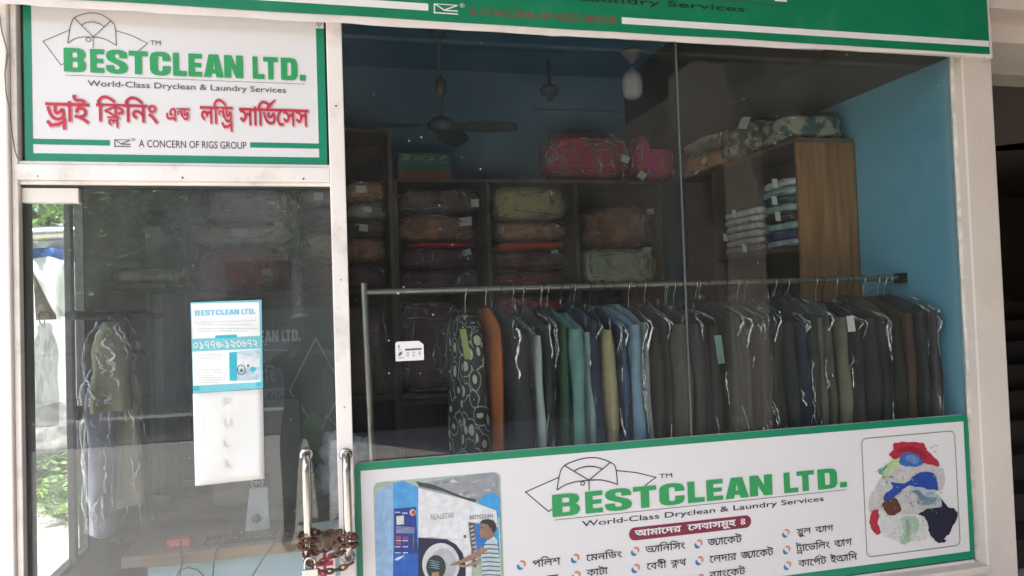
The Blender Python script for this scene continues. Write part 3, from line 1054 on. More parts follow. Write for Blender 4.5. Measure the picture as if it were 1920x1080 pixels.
put(q, latin('®'), s2(640, 330)[0], s2(668, 330)[0], s2(650, 343)[1], s2(650, 322)[1], SIGN_Y - .001)
q.build('group_mark', GREY_INK, ds)
q = MB()
c = trace(596, 45, SIGN_Y)
q.flat([[(c.x - .012, c.z + .02), (c.x + .018, c.z + .022), (c.x + .014, c.z - .004), (c.x + .003, c.z - .012), (c.x - .004, c.z - .002)]], SIGN_Y - .0018)
q.build('torn_tape', M('grey_tape', (.42, .42, .40), .5, vary=.3, scale=60), ds)

# ------------------------------------------------------------------ banner across the top
BY = -0.10
bn = thing('fascia_banner', 'long green banner with a white hem across the top of the shop', 'banner', (0.8, BY, 2.7))
bz = (trace(640, 29, BY).z + trace(1855, 103, BY).z) / 2          # foot of the green
bxr = trace(1852, 50, BY).x
hz0 = trace(640, 43, BY).z
N_ = 90
X0b = -1.45
vs, fs = [], []
for i in range(N_ + 1):
    x = X0b + (bxr + .012 - X0b) * i / N_
    zr = hz0 + .004 * noise.noise((x * 6, 0, 0)) + .003 * noise.noise((x * 17, 2, 0)) + .004 * (x > 1.3) * math.sin(x * 3)
    zr += 0.010 * max(0, min(1, (x - 0.8) / 1.2))
    yo = BY + .003 * noise.noise((x * 5, 7, 0))
    vs += [(x, yo + .004, zr), (x, BY - .0005 + .002 * noise.noise((x * 4, 1, 0)), bz - .004), (x, BY, bz + .02), (x, BY, 3.45)]
for i in range(N_):
    for j in range(3):
        a = i * 4 + j
        fs.append((a, a + 4, a + 5, a + 1))
b1 = MB().add(vs, fs, True)
b1.box(X0b, bxr + .011, BY + .004, PF - .001, hz0 + .02, 3.45)
b1.build('cloth', BANNER_W, bn)
e = MB()
e.tube([(bxr + .012, BY + .014, hz0 + .012), (bxr + .016, BY + .012, 2.70), (bxr + .010, BY + .014, 2.80), (bxr + .012, BY + .013, 3.45)], [.014, .011, .010, .011], 10)
e.build('folded_edge', BANNER_W, bn)
q = MB()
xs = [X0b + (bxr - X0b) * i / 60 for i in range(61)]
low = [(x, bz + .0035 * noise.noise((x * 3, 5, 0))) for x in xs]
q.flat([low + [(bxr - .004, 3.44), (X0b, 3.44)]], BY - .0035)
q.build('green_field', BANNER_G, bn)
q = MB()
z1, z0 = trace(803, 6.5, BY - .005).z, trace(803, 20, BY - .005).z
quad(q, X0b, trace(803, 12, BY - .005).x, z0, z1, BY - .0045)
z1, z0 = trace(1166, 32, BY - .005).z, trace(1166, 44.5, BY - .005).z
quad(q, trace(1166, 38, BY - .005).x, bxr - .004, z0, z1, BY - .0045)
a, b = trace(813, 24, BY - .005), trace(858, 7, BY - .005)
group_mark(q, a.x, b.x, trace(835, 26, BY - .005).z, trace(835, 7.5, BY - .005).z, BY - .0045)
put(q, latin('®'), trace(862, 10, BY - .005).x, trace(871, 10, BY - .005).x, trace(866, 14, BY - .005).z, trace(866, 6, BY - .005).z, BY - .0045)
q.build('white_stripe', WHITE_INK, bn)
q = MB()
put(q, latin('A CONCERN OF RIGS GROUP', .012), trace(880, 25, BY - .005).x, trace(1157, 38, BY - .005).x, trace(1018, 36.5, BY - .005).z, trace(1018, 22.5, BY - .005).z, BY - .0045)
q.build('group_lettering', BROWNRED, bn)
pd_, pt_ = trace(1475, 4, BY - .005), trace(1403, 20, BY - .005)
bw = (pd_.x - pt_.x) * 1317 / 107
bh = bw * NH / NW * 0.82
tb = trace(1270, 13.5, BY - .005).z
trade_mark(bn, pd_.x - bw, pd_.z, bw, (pd_.z - tb) / .575, BY - .0045, BLACK_INK, WHITE_INK, .005)

# ------------------------------------------------------------------ panel under the window
PY = -0.020
pn = thing('window_panel', 'white service list panel with a green border at the foot of the window', 'sign', (1.3, PY, 0.5))
P = lambda x, y: (lambda p: (p.x, p.z))(trace(x, y, PY))
px0, px1 = P(668, 990)[0], P(1820, 900)[0]
pz1, pz0 = (P(665, 868)[1] + P(1812, 778)[1]) / 2, P(1828, 1046)[1]
b = MB()
rr = rounded(px0, px1, pz0, pz1, .022)
n = len(rr)
b.flat([rr], PY)
b.add([(p[0], PY, p[1]) for p in rr] + [(p[0], -.006, p[1]) for p in rr], [(i, n + i, n + (i + 1) % n, (i + 1) % n) for i in range(n)])
b.build('board', VINYL_W, pn)
bw_ = P(674, 884)[0] - px0 + .004
q = MB()
zin1, zin0 = (P(674, 884)[1] + P(1804, 789)[1]) / 2, pz0 + .03
xin0, xin1 = P(678, 960)[0], P(1811, 890)[0]
q.flat([rr, rounded(xin0, xin1, zin0, zin1, .001, 1)[::-1]], PY - .001)
q.build('border', VINYL_G, pn)


def c2(x, y):
    return P(940 + x / 2.8235, 840 + y / 2.8235)


A_, B_ = c2(270, 362), c2(1828, 208)
nh = c2(268, 245)[1] - A_[1]
nz = (A_[1] + B_[1]) / 2
trade_mark(pn, A_[0], nz, B_[0] - A_[0], nh, PY - .001, BLACK_INK, GREEN_L, .0036)
q = MB()
l, r_ = c2(675, 452), c2(1322, 392)
zc, hh = (l[1] + r_[1]) / 2, (c2(1000, 388)[1] - c2(1000, 456)[1]) / 2
q.flat([rounded(l[0], r_[0], zc - hh, zc + hh, hh * .98, 8)], PY - .001)
q.build('heading_pill', MAROON, pn)
q = MB()
put(q, bengali(['আ', 'ম', 'া', 'ে', 'দ', 'র'], .03), c2(705, 440)[0], c2(950, 420)[0], zc - hh * .36, zc + hh * .50, PY - .002, (0, .622))
put(q, bengali(['ে', 'স', 'ব', 'া', 'স', 'মু', 'হ'], .03), c2(985, 420)[0], c2(1240, 400)[0], zc - hh * .36, zc + hh * .50, PY - .002, (0, .622))
put(q, bengali(['ঃ'], .03), c2(1266, 400)[0], c2(1290, 400)[0], zc - hh * .36, zc + hh * .50, PY - .002, (0, .622))
q.build('heading_lettering', WHITE_INK, pn)
LIST = [(['প', 'ি', 'ল', 'শ'], 163, 312, 597, 632, 0), (['ে', 'ম', 'ন', 'ি', 'ড', 'ং'], 447, 637, 567, 599, 0), (['ভ', '~y', 'া', 'ি', 'ন', 'ি', 'স', 'ং'], 760, 973, 523, 556, 0),
        (['জ', '~y', 'া', 'ে', 'ক', 'ট'], 1090, 1272, 484, 519, 0), (['স/ক', 'ু', 'ল', ' ', 'ব', '~y', 'া', 'গ'], 1560, 1757, 430, 460, 0),
        (['ক', 'া', 'ট', 'া'], 450, 563, 646, 680, 0), (['ে', 'ব', 'ব', 'ী', ' ', 'ক/ল', 'থ'], 767, 978, 612, 645, 0),
        (['ে', 'ল', 'দ', 'া', 'র', ' ', 'জ', '~y', 'া', 'ে', 'ক', 'ট'], 1100, 1440, 573, 608, 0),
        (['ট~r', 'া', 'ে', 'ভ', 'ি', 'ল', 'ং', ' ', 'ব', '~y', 'া', 'গ'], 1558, 1855, 516, 550, 0),
        (['ক', 'া', 'ে', 'প^', 'ট', ' ', 'ই', 'ত', '~y', 'া', 'ি', 'দ'], 1570, 1883, 597, 630, 0),
        (['ব', '~y', 'া', 'ং', 'ে', 'ক', 'ট'], 1100, 1290, 657, 691, 0), (['ব', 'ম'], 240, 300, 676, 712, 0)]
q = MB()
for tk, x0, x1, yh, yb, _ in LIST:
    sl = -0.142
    L_, R_ = c2(x0, yh), c2(x1, yh + (x1 - x0) * sl * .62)
    zt = L_[1]
    zb = c2(x0, yb)[1]
    put(q, bengali(tk, .012), L_[0], R_[0], zb, zt, PY - .001, (0, .622))
q.build('service_lettering', BLACK_INK, pn)
qa, qb, qc = MB(), MB(), MB()
for x, y in ((105, 620), (390, 585), (707, 547), (1042, 508), (1505, 452), (395, 676), (710, 638), (1047, 597), (1509, 540), (1052, 690), (1513, 623)):
    cx, cz = c2(x, y)
    r = .0160
    arc = lambda a0, a1, k: [(cx + r * k * math.cos(R(a)), cz + r * k * math.sin(R(a))) for a in [a0 + (a1 - a0) * i / 10 for i in range(11)]]
    wd = [r * w for w in (.05, .3, .5, .62, .7, .72, .68, .58, .45, .25, .05)]
    qa.ribbon(arc(150, 305, .75), wd, PY - .001)
    qb.ribbon(arc(-35, 120, .78), wd, PY - .001)
    qc.ribbon(arc(-20, 105, .62), [w * .35 for w in wd], PY - .0016)
qa.build('bullet_mark', M('bullet_blue', (.03, .19, .36), .4), pn)
qb.build('bullet_mark', M('bullet_orange', (.55, .19, .09), .4), pn)
qc.build('bullet_highlight', M('bullet_pale', (.72, .55, .46), .4), pn)

# printed picture of the machine
pic = MB().flat([rounded(P(701, 950)[0], P(939.5, 930)[0], zin0 + .02, P(930, 885)[1], .022)], PY - .0008).build('machine_picture', art('picture_grey_green', (.36, .44, .36)), pn)
m1 = lambda x, y: P(660 + x / 4.697, 850 + y / 4.697)
zf = zin0 + .024


def shape(name, col, pts, lay, holes=()):
    MB().flat([[m1(*p) for p in pts]] + [[m1(*p) for p in h] for h in holes], PY - .001 - lay * .0005).build(name, col if not isinstance(col, tuple) else art('print_' + name, col), pic)


def down(pts):      # printed area runs on below the frame of the photograph to the foot of the picture
    return pts


zb_ = 1330
shape('ceiling_print', (.27, .28, .30), [(585, 268), (1000, 195), (1240, 165), (1290, 200), (1302, 440), (1090, 430), (985, 395), (590, 300)], 0)
shape('pipe_print', (.05, .06, .06), [(560, 245), (720, 275), (990, 385), (1092, 402), (1085, 432), (980, 402), (800, 335), (590, 290)], 1)
shape('pale_cabinet_print', (.26, .42, .62), [(205, 380), (230, 330), (365, 258), (370, zb_), (215, zb_)], 1)
shape('blue_cabinet_print', (.07, .30, .60), [(362, 262), (450, 240), (585, 300), (585, zb_), (362, zb_)], 2)
shape('deep_blue_print', (.015, .10, .40), [(362, 880), (585, 830), (585, zb_), (362, zb_)], 3)
shape('far_blue_print', (.04, .30, .60), [(1095, 425), (1180, 360), (1245, 345), (1302, 400), (1312, 900), (1320, zb_), (1250, zb_), (1250, 520)], 2)
shape('white_front_print', (.66, .66, .66), [(583, 305), (980, 400), (1268, 500), (1285, 650), (1140, 610), (1022, 605), (1050, 900), (1062, zb_), (583, zb_)], 3)
shape('side_panel_print', (.02, .17, .46), [(1080, 615), (1240, 640), (1250, 900), (1100, 900), (1090, 780)], 4)
shape('vent_print', (.09, .09, .09), [(1022, 608), (1078, 612), (1086, 800), (1092, 1000), (1070, 1000), (1048, 800)], 4)
shape('dark_arch_print', (.015, .015, .05), [(583, 740), (700, 738), (830, 752), (915, 800), (975, 880), (1000, 990), (1000, zb_), (583, zb_)], 4)
ring = lambda cx, cy, rx, ry: [(cx + rx * math.cos(k * math.pi / 14), cy + ry * math.sin(k * math.pi / 14)) for k in range(28)]
shape('door_ring_print', (.56, .57, .58), ring(782, 975, 165, 188), 5)
shape('ring_shade_print', (.40, .41, .43), ring(800, 985, 120, 150), 6)
shape('porthole_print', (.02, .035, .035), ring(738, 1000, 86, 108), 7)
shape('porthole_label_print', (.35, .24, .12), [(700, 1045), (762, 1040), (768, 1100), (704, 1104)], 8)
for k in range(4):
    shape('porthole_reflection_print', (.13, .25, .28), [(665, 940 + 20 * k), (700 + 8 * k, 935 + 20 * k), (770, 955 + 18 * k), (765, 962 + 18 * k), (705, 946 + 20 * k)], 8 + k % 2)
shape('control_board_print', (.012, .04, .22), [(370, 485), (560, 470), (578, 880), (370, 885)], 4)
shape('screen_print', (.62, .63, .56), [(390, 552), (455, 545), (458, 622), (392, 628)], 5)
for k in range(6):
    shape('keypad_print', (.5, .52, .58), [(388, 640 + 11 * k), (550, 652 + 9 * k), (550, 655 + 9 * k), (388, 644 + 11 * k)], 5)
for i, (x, y) in enumerate(((385, 725), (448, 730), (385, 775))):
    shape('red_button_print', (.30, .05, .09), [(x, y), (x + 45, y), (x + 45, y + 26), (x, y + 26)], 5)
for i, (x, y) in enumerate(((378, 815), (445, 815), (378, 868), (445, 868), (376, 512), (440, 520), (445, 762), (385, 760))):
    shape('label_print', (.5, .56, .66), [(x, y), (x + 48, y), (x + 48, y + 9), (x, y + 9)], 6)
shape('stop_button_print', (.55, .5, .42), ring(533, 518, 26, 30), 6)
shape('stop_button_top_print', (.45, .06, .03), ring(538, 520, 17, 20), 7)
shape('glare_print', (.55, .62, .72), [(372, 935), (400, 912), (455, 898), (440, 915), (400, 942)], 5)
for k in range(7):
    shape('switch_print', (.06, .06, .09), [(530, 735 + 20 * k), (565, 738 + 20 * k), (565, 748 + 20 * k), (530, 745 + 20 * k)], 7)
rj = random.Random(9)
for k in range(14):
    x = rj.choice([rj.uniform(225, 355), rj.uniform(375, 575)])
    y = rj.uniform(380, 900)
    shape('cabinet_glint_print', (.34, .50, .68) if x < 360 else (.14, .38, .66), [(x, y), (x + rj.uniform(2, 7), y), (x + rj.uniform(3, 8), y + rj.uniform(60, 180)), (x - 2, y + rj.uniform(60, 180))], 3 + .1 * k)
for k in range(12):
    x, y = rj.uniform(720, 1270), rj.uniform(235, 380)
    shape('duct_glint_print', rj.choice([(.40, .41, .42), (.18, .19, .20), (.52, .52, .52)]), [(x, y), (x + rj.uniform(20, 70), y - rj.uniform(4, 20)), (x + rj.uniform(30, 80), y + rj.uniform(2, 14)), (x + 8, y + rj.uniform(8, 22))], .2 + .05 * k)
for k in range(9):
    x, y = 1030 + 6 * k, 640 + 36 * k
    shape('vent_glint_print', (.40, .40, .39), [(x, y), (x + 34, y - 12), (x + 38, y + 2), (x + 6, y + 14)], 5)
shape('front_seam_print', (.40, .42, .44), [(583, 735), (990, 760), (990, 764), (583, 740)], 4.4)
shape('door_knob_print', (.12, .12, .12), ring(992, 730, 12, 16), 5)
shape('rail_print', (.42, .62, .40), [(1285, 560), (1296, 560), (1318, 1080), (1306, 1080)], 5)
q = MB()
a, b = m1(690, 575), m1(900, 480)
put(q, latin('REALSTAR', .02), a[0], b[0], m1(800, 575)[1], m1(800, 525)[1], PY - .0036)
q.build('maker_print', art('maker_grey', (.34, .34, .34)), pic)
q = MB()
put(q, latin('BESTCLEAN'), m1(1035, 545)[0], m1(1240, 575)[0], m1(1130, 572)[1], m1(1130, 538)[1], PY - .0036)
q.build('shop_name_print', BLACK_INK, pic)
# the printed figure of a boy loading the machine
shape('shirt_print', (.46, .54, .56), [(1140, zb_), (1142, 1000), (1132, 900), (1150, 850), (1165, 790), (1215, 730), (1245, 722), (1275, 760), (1290, 860), (1305, 1000), (1318, zb_)], 8)
for k in range(9):
    y = 780 + 38 * k
    shape('stripe_print', (.06, .10, .13), [(1150 - (k > 1) * 8, y + 18), (1200, y + 12), (1285 + 3 * k, y + 20), (1286 + 3 * k, y + 29), (1200, y + 22), (1150 - (k > 1) * 8, y + 28)], 9)
shape('arm_print', (.30, .17, .12), [(1140, 815), (1190, 850), (1130, 890), (1050, 935), (960, 965), (870, 985), (865, 975), (930, 945), (1010, 905), (1085, 860)], 10)
shape('far_arm_print', (.34, .21, .15), [(1138, 925), (1135, 955), (1040, 990), (980, 1000), (935, 992), (930, 975), (1000, 978), (1060, 955)], 9)
shape('neck_print', (.24, .13, .09), [(1165, 715), (1235, 690), (1250, 725), (1200, 760), (1170, 755)], 9)
shape('face_print', (.29, .16, .115), [(1128, 640), (1124, 670), (1112, 686), (1120, 700), (1122, 730), (1140, 742), (1175, 735), (1220, 705), (1240, 670), (1235, 625), (1180, 605), (1135, 612)], 10)
shape('hair_print', (.022, .02, .024), [(1125, 600), (1150, 580), (1200, 575), (1245, 590), (1268, 630), (1262, 680), (1240, 700), (1228, 665), (1208, 650), (1195, 622), (1150, 612), (1128, 616)], 11)
shape('ear_print', (.25, .13, .09), ring(1216, 672, 12, 20), 12)
shape('eye_print', (.02, .02, .02), [(1132, 648), (1150, 645), (1150, 652), (1134, 654)], 12)

# printed picture of the laundry basket
m3 = lambda x, y: P(1560 + x / 3.375, 760 + y / 3.375)
fx0, fx1 = P(1620, 930)[0], P(1795, 920)[0]
fz0, fz1 = P(1797, 1020)[1], P(1785, 808)[1]
fz0 = (P(1640, 1043)[1] + P(1790, 1023)[1]) / 2
pic2 = MB().ribbon(rounded(fx0, fx1, fz0, fz1, .022, 6), .0042, PY - .001, True).build('picture_outline', art('outline_green', (.20, .27, .17)), pn)


def shape2(name, col, pts, lay):
    rj = random.Random(len(pts) * 31 + lay)
    base = smooth_line(pts + [pts[0]], 5)[:-1]
    pts = [(x + rj.uniform(-4, 4), y + rj.uniform(-4, 4)) for x, y in base]
    MB().flat([[m3(*p) for p in pts]], PY - .001 - lay * .0004).build(name, art('print_' + name, col), pic2)


def shape2_old(name, col, pts, lay):
    MB().flat([[m3(*p) for p in smooth_line(pts + [pts[0]], 3)[:-1]]], PY - .001 - lay * .0004).build(name, art('print_' + name, col), pic2)


shape2('white_cloth_print', (.50, .485, .46), [(300, 470), (380, 420), (430, 370), (570, 360), (680, 385), (712, 440), (700, 530), (640, 560), (690, 640), (620, 700), (500, 710), (330, 700), (240, 680), (232, 600), (262, 535)], 0)
shape2('basket_print', (.58, .58, .56), [(295, 660), (420, 690), (600, 690), (605, 770), (590, 850), (470, 862), (380, 850), (310, 800)], 1)
shape2('red_garment_print', (.40, .02, .045), [(358, 310), (385, 280), (382, 245), (430, 232), (520, 232), (580, 245), (605, 290), (655, 335), (678, 385), (600, 372), (520, 350), (460, 320), (390, 340)], 3)
shape2('red_fold_print', (.28, .01, .03), [(395, 300), (450, 262), (540, 268), (600, 330), (560, 330), (500, 290), (440, 300)], 4)
shape2('mid_blue_garment_print', (.03, .13, .40), [(428, 330), (455, 300), (520, 305), (565, 340), (565, 375), (520, 388), (430, 375)], 5)
shape2('blue_fold_print', (.10, .25, .50), [(455, 325), (500, 310), (545, 345), (520, 370), (480, 350)], 6)
shape2('pale_green_garment_print', (.42, .55, .26), [(340, 385), (375, 345), (425, 342), (428, 370), (380, 405), (345, 450), (312, 468), (318, 430)], 3)
shape2('teal_garment_print', (.08, .33, .27), [(285, 408), (320, 395), (350, 375), (338, 400), (305, 435)], 4)
shape2('blue_garment_print', (.012, .06, .30), [(322, 610), (335, 560), (385, 520), (372, 485), (460, 490), (510, 450), (565, 420), (640, 432), (662, 480), (660, 535), (560, 520), (480, 510), (430, 545), (390, 580)], 4)
shape2('grey_cloth_print', (.36, .44, .47), [(480, 530), (560, 520), (660, 560), (690, 600), (620, 640), (540, 620), (560, 570), (520, 560)], 4)
shape2('grey_fold_print', (.12, .20, .28), [(500, 545), (540, 535), (590, 575), (650, 590), (600, 610), (545, 590), (540, 570)], 5)
shape2('grey_fold_print', (.16, .22, .28), [(590, 590), (660, 580), (640, 615), (570, 628)], 6)
shape2('brown_garment_print', (.10, .035, .02), [(310, 625), (345, 600), (395, 582), (425, 625), (430, 670), (385, 695), (345, 685)], 5)
shape2('red_sleeve_print', (.40, .02, .05), [(250, 670), (285, 655), (295, 700), (290, 750), (308, 800), (285, 818), (255, 795), (235, 740)], 3)
shape2('navy_garment_print', (.006, .010, .028), [(535, 690), (600, 655), (690, 640), (685, 590), (730, 640), (780, 660), (792, 700), (755, 770), (740, 810), (705, 840), (722, 858), (680, 870), (640, 845), (610, 800), (600, 740), (575, 700)], 6)
shape2('mint_cloth_print', (.36, .47, .36), [(430, 720), (470, 700), (535, 710), (545, 790), (500, 815), (490, 860), (450, 878), (430, 860), (445, 800)], 4)
shape2('mint_fold_print', (.24, .35, .25), [(460, 725), (480, 720), (490, 800), (470, 830)], 5)
rj = random.Random(44)
FO = [((250, 690), (470, 640), 22, (.34, .34, .35), 1.2), ((400, 620), (390, 470), 14, (.36, .36, .37), 1.2), ((430, 690), (560, 690), 16, (.22, .24, .28), 1.2), ((380, 660), (245, 350), 12, (.20, .008, .02), 2.0), ((360, 640), (250, 340), 8, (.50, .06, .08), 2.0),
      ((340, 650), (440, 590), 12, (.006, .03, .17), 2.2), ((350, 640), (450, 580), 8, (.05, .14, .42), 2.2), ((580, 770), (650, 850), 10, (.025, .035, .07), 3.4), ((500, 660), (530, 640), 16, (.08, .13, .18), 2.8), ((440, 535), (720, 850), 8, (.22, .32, .24), 2.6),
      ((315, 425), (610, 690), 7, (.05, .015, .01), 2.6), ((300, 420), (350, 460), 8, (.28, .40, .15), 2.2)]
SPANS = [((250, 690), (390, 690)), ((300, 670), (380, 470)), ((420, 680), (540, 700)), ((375, 650), (245, 350)), ((375, 650), (245, 340)), ((330, 640), (440, 600)), ((340, 640), (440, 600)), ((590, 770), (640, 840)), ((480, 680), (530, 640)), ((440, 535), (715, 850)), ((320, 420), (600, 690)), ((300, 420), (350, 450))]
for k, ((_a, _b, n_, col, lay), ((xa, xb), (ya, yb))) in enumerate(zip(FO, SPANS)):
    q = MB()
    for i in range(n_):
        x, y = rj.uniform(xa, xb), rj.uniform(ya, yb)
        if k == 7 and not (590 < x < 770 and 665 < y < 820):
            continue
        d = rj.uniform(0, math.pi)
        L = rj.uniform(10, 34)
        pts = [(x, y), (x + L * .5 * math.cos(d), y + L * .5 * math.sin(d)), (x + L * math.cos(d + .5), y + L * math.sin(d + .5))]
        q.ribbon([m3(*p) for p in smooth_line(pts, 3)], [.0003, .0012, .002, .0024, .002, .0012, .0003], PY - .001 - lay * .0004 - .0018 - .00003 * i)
    q.build('fold_print', art('print_fold', col), pic2)['kind'] = 'stuff'
hl = MB()
for i in range(2):
    for j in range(3):
        c = m3(397 + 30 * i, 778 + 27 * j)
        hl.flat([ell(c[0], c[1], .0016 + .0005 * i, .0016, 8)], PY - .0034)
        c = m3(545 + 28 * i, 730 + 27 * j)
        hl.flat([ell(c[0], c[1], .0018 + .0008 * i, .0018, 8)], PY - .0034)
hl.build('basket_hole_print', BLACK_INK, pic2)

# ------------------------------------------------------------------ poster and sheet taped on the door
DY = -.0065
Dp = lambda x, y: (lambda p: (p.x, p.z))(trace(x, y, DY))
po = thing('poster', 'small printed leaflet with a teal band taped on the door glass', 'poster', (Dp(357, 567)[0], DY, Dp(360, 737)[1]))
cor = [Dp(362, 738), Dp(493, 728), Dp(490.5, 562), Dp(357, 567)]
MB().flat([cor], DY).flat([cor], DY + .001).build('sheet', M('leaflet_teal', (.16, .50, .56), .5), po)
t4 = lambda x, y: Dp(340 + x / 5.683, 550 + y / 5.683)
q = MB()
q.flat([[t4(118, 485), t4(838, 452), t4(830, 92), t4(105, 110)]], DY - .0008)
q.flat([[t4(128, 985), t4(845, 945), t4(840, 588), t4(118, 622)]], DY - .0008)
q.build('white_field', M('leaflet_white', (.78, .80, .78), .6), po)
q = MB()
a, b = t4(145, 238), t4(790, 222)
heavy_name(q, a[0], b[0], (a[1] + b[1]) / 2, (t4(145, 180)[1] + t4(790, 165)[1]) / 2, DY - .0014)
q.build('shop_name_lettering', SKYINK, po)
q = MB()
a, b = t4(130, 585), t4(815, 560)
put(q, bengali(list('০১৭৭৬-১২৩৬৭২'), .015), a[0], b[0], t4(470, 585)[1], t4(470, 500)[1], DY - .0014)
q.build('phone_number', WHITE_INK, po)
q = MB()
put(q, latin('World-Class Dryclean & Laundry Services'), t4(135, 310)[0], t4(800, 290)[0], t4(470, 315)[1], t4(470, 285)[1], DY - .0014)
random.seed(8)
for x0, x1, y in ((175, 770, 330), (175, 820, 372), (180, 700, 398), (180, 430, 645), (180, 465, 665), (200, 420, 690), (180, 420, 805), (180, 430, 835), (180, 340, 868), (185, 470, 893), (190, 480, 918), (180, 390, 945)):
    x = x0
    while x < x1:
        w = random.uniform(14, 50)
        q.flat([[t4(x, y + 8), t4(min(x + w, x1), y + 8 - w * .03), t4(min(x + w, x1), y - w * .03), t4(x, y)]], DY - .0012)
        x += w + 9
q.build('small_print', M('faded_grey_print', (.50, .53, .52), .6), po)
q = MB().flat([[t4(515, 935), t4(838, 925), t4(832, 595), t4(508, 630)]], DY - .0014)
q.build('picture', M('leaflet_picture_grey', (.42, .55, .60), .6, vary=.3, scale=60), po)
q = MB().flat([[t4(515, 930), t4(595, 928), t4(592, 622), t4(510, 632)]], DY - .0018)
q.build('teal_cabinet_print', TEALINK, po)
MB().flat([ell(*t4(765, 810), .0085, .0085)], DY - .0020).build('teal_shirt_print', TEALINK, po)
q = MB()
q.flat([[t4(355, 480), t4(595, 470), t4(590, 438), t4(365, 448)]], DY - .0010)
q.build('teal_heading_print', TEALINK, po)
q = MB()
q.flat([[t4(128, 1035), t4(190, 1030), t4(182, 985), t4(128, 988)]], DY - .0014).flat([[t4(800, 990), t4(852, 988), t4(850, 942), t4(796, 948)]], DY - .0014)
q.build('teal_corner_print', TEALINK, po)
q = MB().flat([[t4(595, 800), t4(830, 780), t4(832, 690), t4(595, 640)]], DY - .0017)
q.build('pale_print', art('leaflet_pale', (.62, .66, .68)), po)
q = MB().ribbon([t4(640 + 42 * math.cos(k * math.pi / 8), 815 + 52 * math.sin(k * math.pi / 8)) for k in range(16)], .0022, DY - .0022, True)
q.flat([ell(*t4(640, 820), .004, .004, 10)], DY - .0022).flat([ell(*t4(712, 770), .003, .005, 10)], DY - .0023)
q.build('machine_print', art('leaflet_dark', (.03, .05, .07)), po)

sh = thing('paper_sheet', 'blank white paper sheet hanging under the printed leaflet on the door', 'paper', (Dp(363, 737)[0], DY, Dp(366, 911)[1]))
TL, TR, BR_, BL = Dp(361.5, 738), Dp(493, 729), Dp(496.5, 897), Dp(366, 911)
vs, fs = [], []
for j in range(13):
    for i in range(11):
        u, v = i / 10, j / 12
        a = (TL[0] + (TR[0] - TL[0]) * u, TL[1] + (TR[1] - TL[1]) * u)
        b = (BL[0] + (BR_[0] - BL[0]) * u, BL[1] + (BR_[1] - BL[1]) * u)
        wob = .0022 * noise.noise((u * 3.5, v * 2.2, 4)) + .0015 * math.sin(u * 9 + v * 3) * v
        vs.append((a[0] + (b[0] - a[0]) * v, DY - .0018 + wob, a[1] + (b[1] - a[1]) * v))
for j in range(12):
    for i in range(10):
        k = j * 11 + i
        fs.append((k, k + 11, k + 12, k + 1))
o = MB().add(vs, fs, True).build('sheet', PAPER, sh)
s_ = o.modifiers.new('thickness', 'SOLIDIFY')
s_.thickness = .0006
q = MB()
s6 = lambda x, y: Dp(x / 2.842, 700 + y / 2.842)
yy = DY - .0078
FAINT = M('show_through_ink', (.60, .61, .59), .8, vary=.1)
for x, y, ws in ((1205, 150, 'P'), (1210, 260, 'U'), (1205, 372, 'L'), (1215, 480, 'L')):
    c = s6(x, y)
    q = MB()
    put(q, latin(ws, .01), c[0] - .012, c[0] + .013, c[1] - .012, c[1] + .012, yy)
    q.build('faint_letter', FAINT, sh)

# ------------------------------------------------------------------ inside: shelves
SY = 1.80


def sx(px, py=440, Y=SY):
    return trace(px, py, Y).x


def sz(px, py, Y=SY):
    return trace(px, py, Y).z


def shelf_unit(label, xs, x_end, z_boards, top, name='shelf_unit'):
    t = thing(name, label, 'shelves', (xs[0], SY + .19, .08))
    for x in xs:
        MB().box(x - .011, x + .011, SY, 2.185, .08, top).build('upright', SHELFWOOD, t, .001)
    for z in z_boards:
        for a, b in zip(xs[:-1], xs[1:]):
            MB().box(a + .0115, b - .0115, SY + .003, 2.18, z - .011, z + .011).build('shelf', SHELFWOOD, t, .001)
    MB().box(xs[0] - .011, xs[-1] + .011, SY - .004, 2.185, top + .0005, top + .02).build('top', SHELFWOOD, t, .001)
    MB().box(xs[0], xs[-1], 2.186, 2.196, .08, top).build('back_panel', SHELFBACK, t)
    return t


zl = sz(480, 551)
LX = [sx(346), sx(552), sx(736)]
RX = [sx(743), sx(917), sx(1083), sx(1240)]
LX[2] = RX[0] - .024
shelf_unit('taller dark shelf unit behind the glass door reaching above the transom', LX, None, [zl, 1.12, .45], 2.66)
shelf_unit('long dark shelf unit with three bays behind the clothes rail', RX, None, [sz(990, 543), 1.08, .45], sz(990, 343))
ZR = sz(990, 543) + .012
ZRT = sz(990, 343) + .021
ZL = zl + .012

# wooden cabinet along the right wall
cb = thing('side_cabinet', 'tall brown wooden cabinet standing against the blue right wall', 'cabinet', (2.41, 1.2, .08))
CX, CY0, CZT = 2.243, 0.604, 2.375
MB().box(CX, XR - .006, CY0, CY0 + .02, .08, CZT).build('end_panel', WOOD, cb, .002)
MB().box(CX, XR - .006, 1.42, 1.44, .08, CZT).build('divider', SHELFWOOD, cb)
MB().box(CX, XR - .006, 1.76, 1.78, .08, CZT).build('end_panel', SHELFWOOD, cb)
MB().box(CX, XR - .006, CY0, 1.78, CZT + .0005, CZT + .02).build('top', SHELFWOOD, cb)
for z in (1.86, 1.30, .70):
    MB().box(CX + .003, XR - .006, CY0 + .021, 1.419, z - .01, z + .01).build('shelf', SHELFWOOD, cb)
MB().box(XR - .0055, XR - .002, CY0, 1.78, .08, CZT).build('back_panel', SHELFBACK, cb)


# ------------------------------------------------------------------ plastic wrapped bundles
def sp(v, e):
    return math.copysign(abs(v) ** e, v)


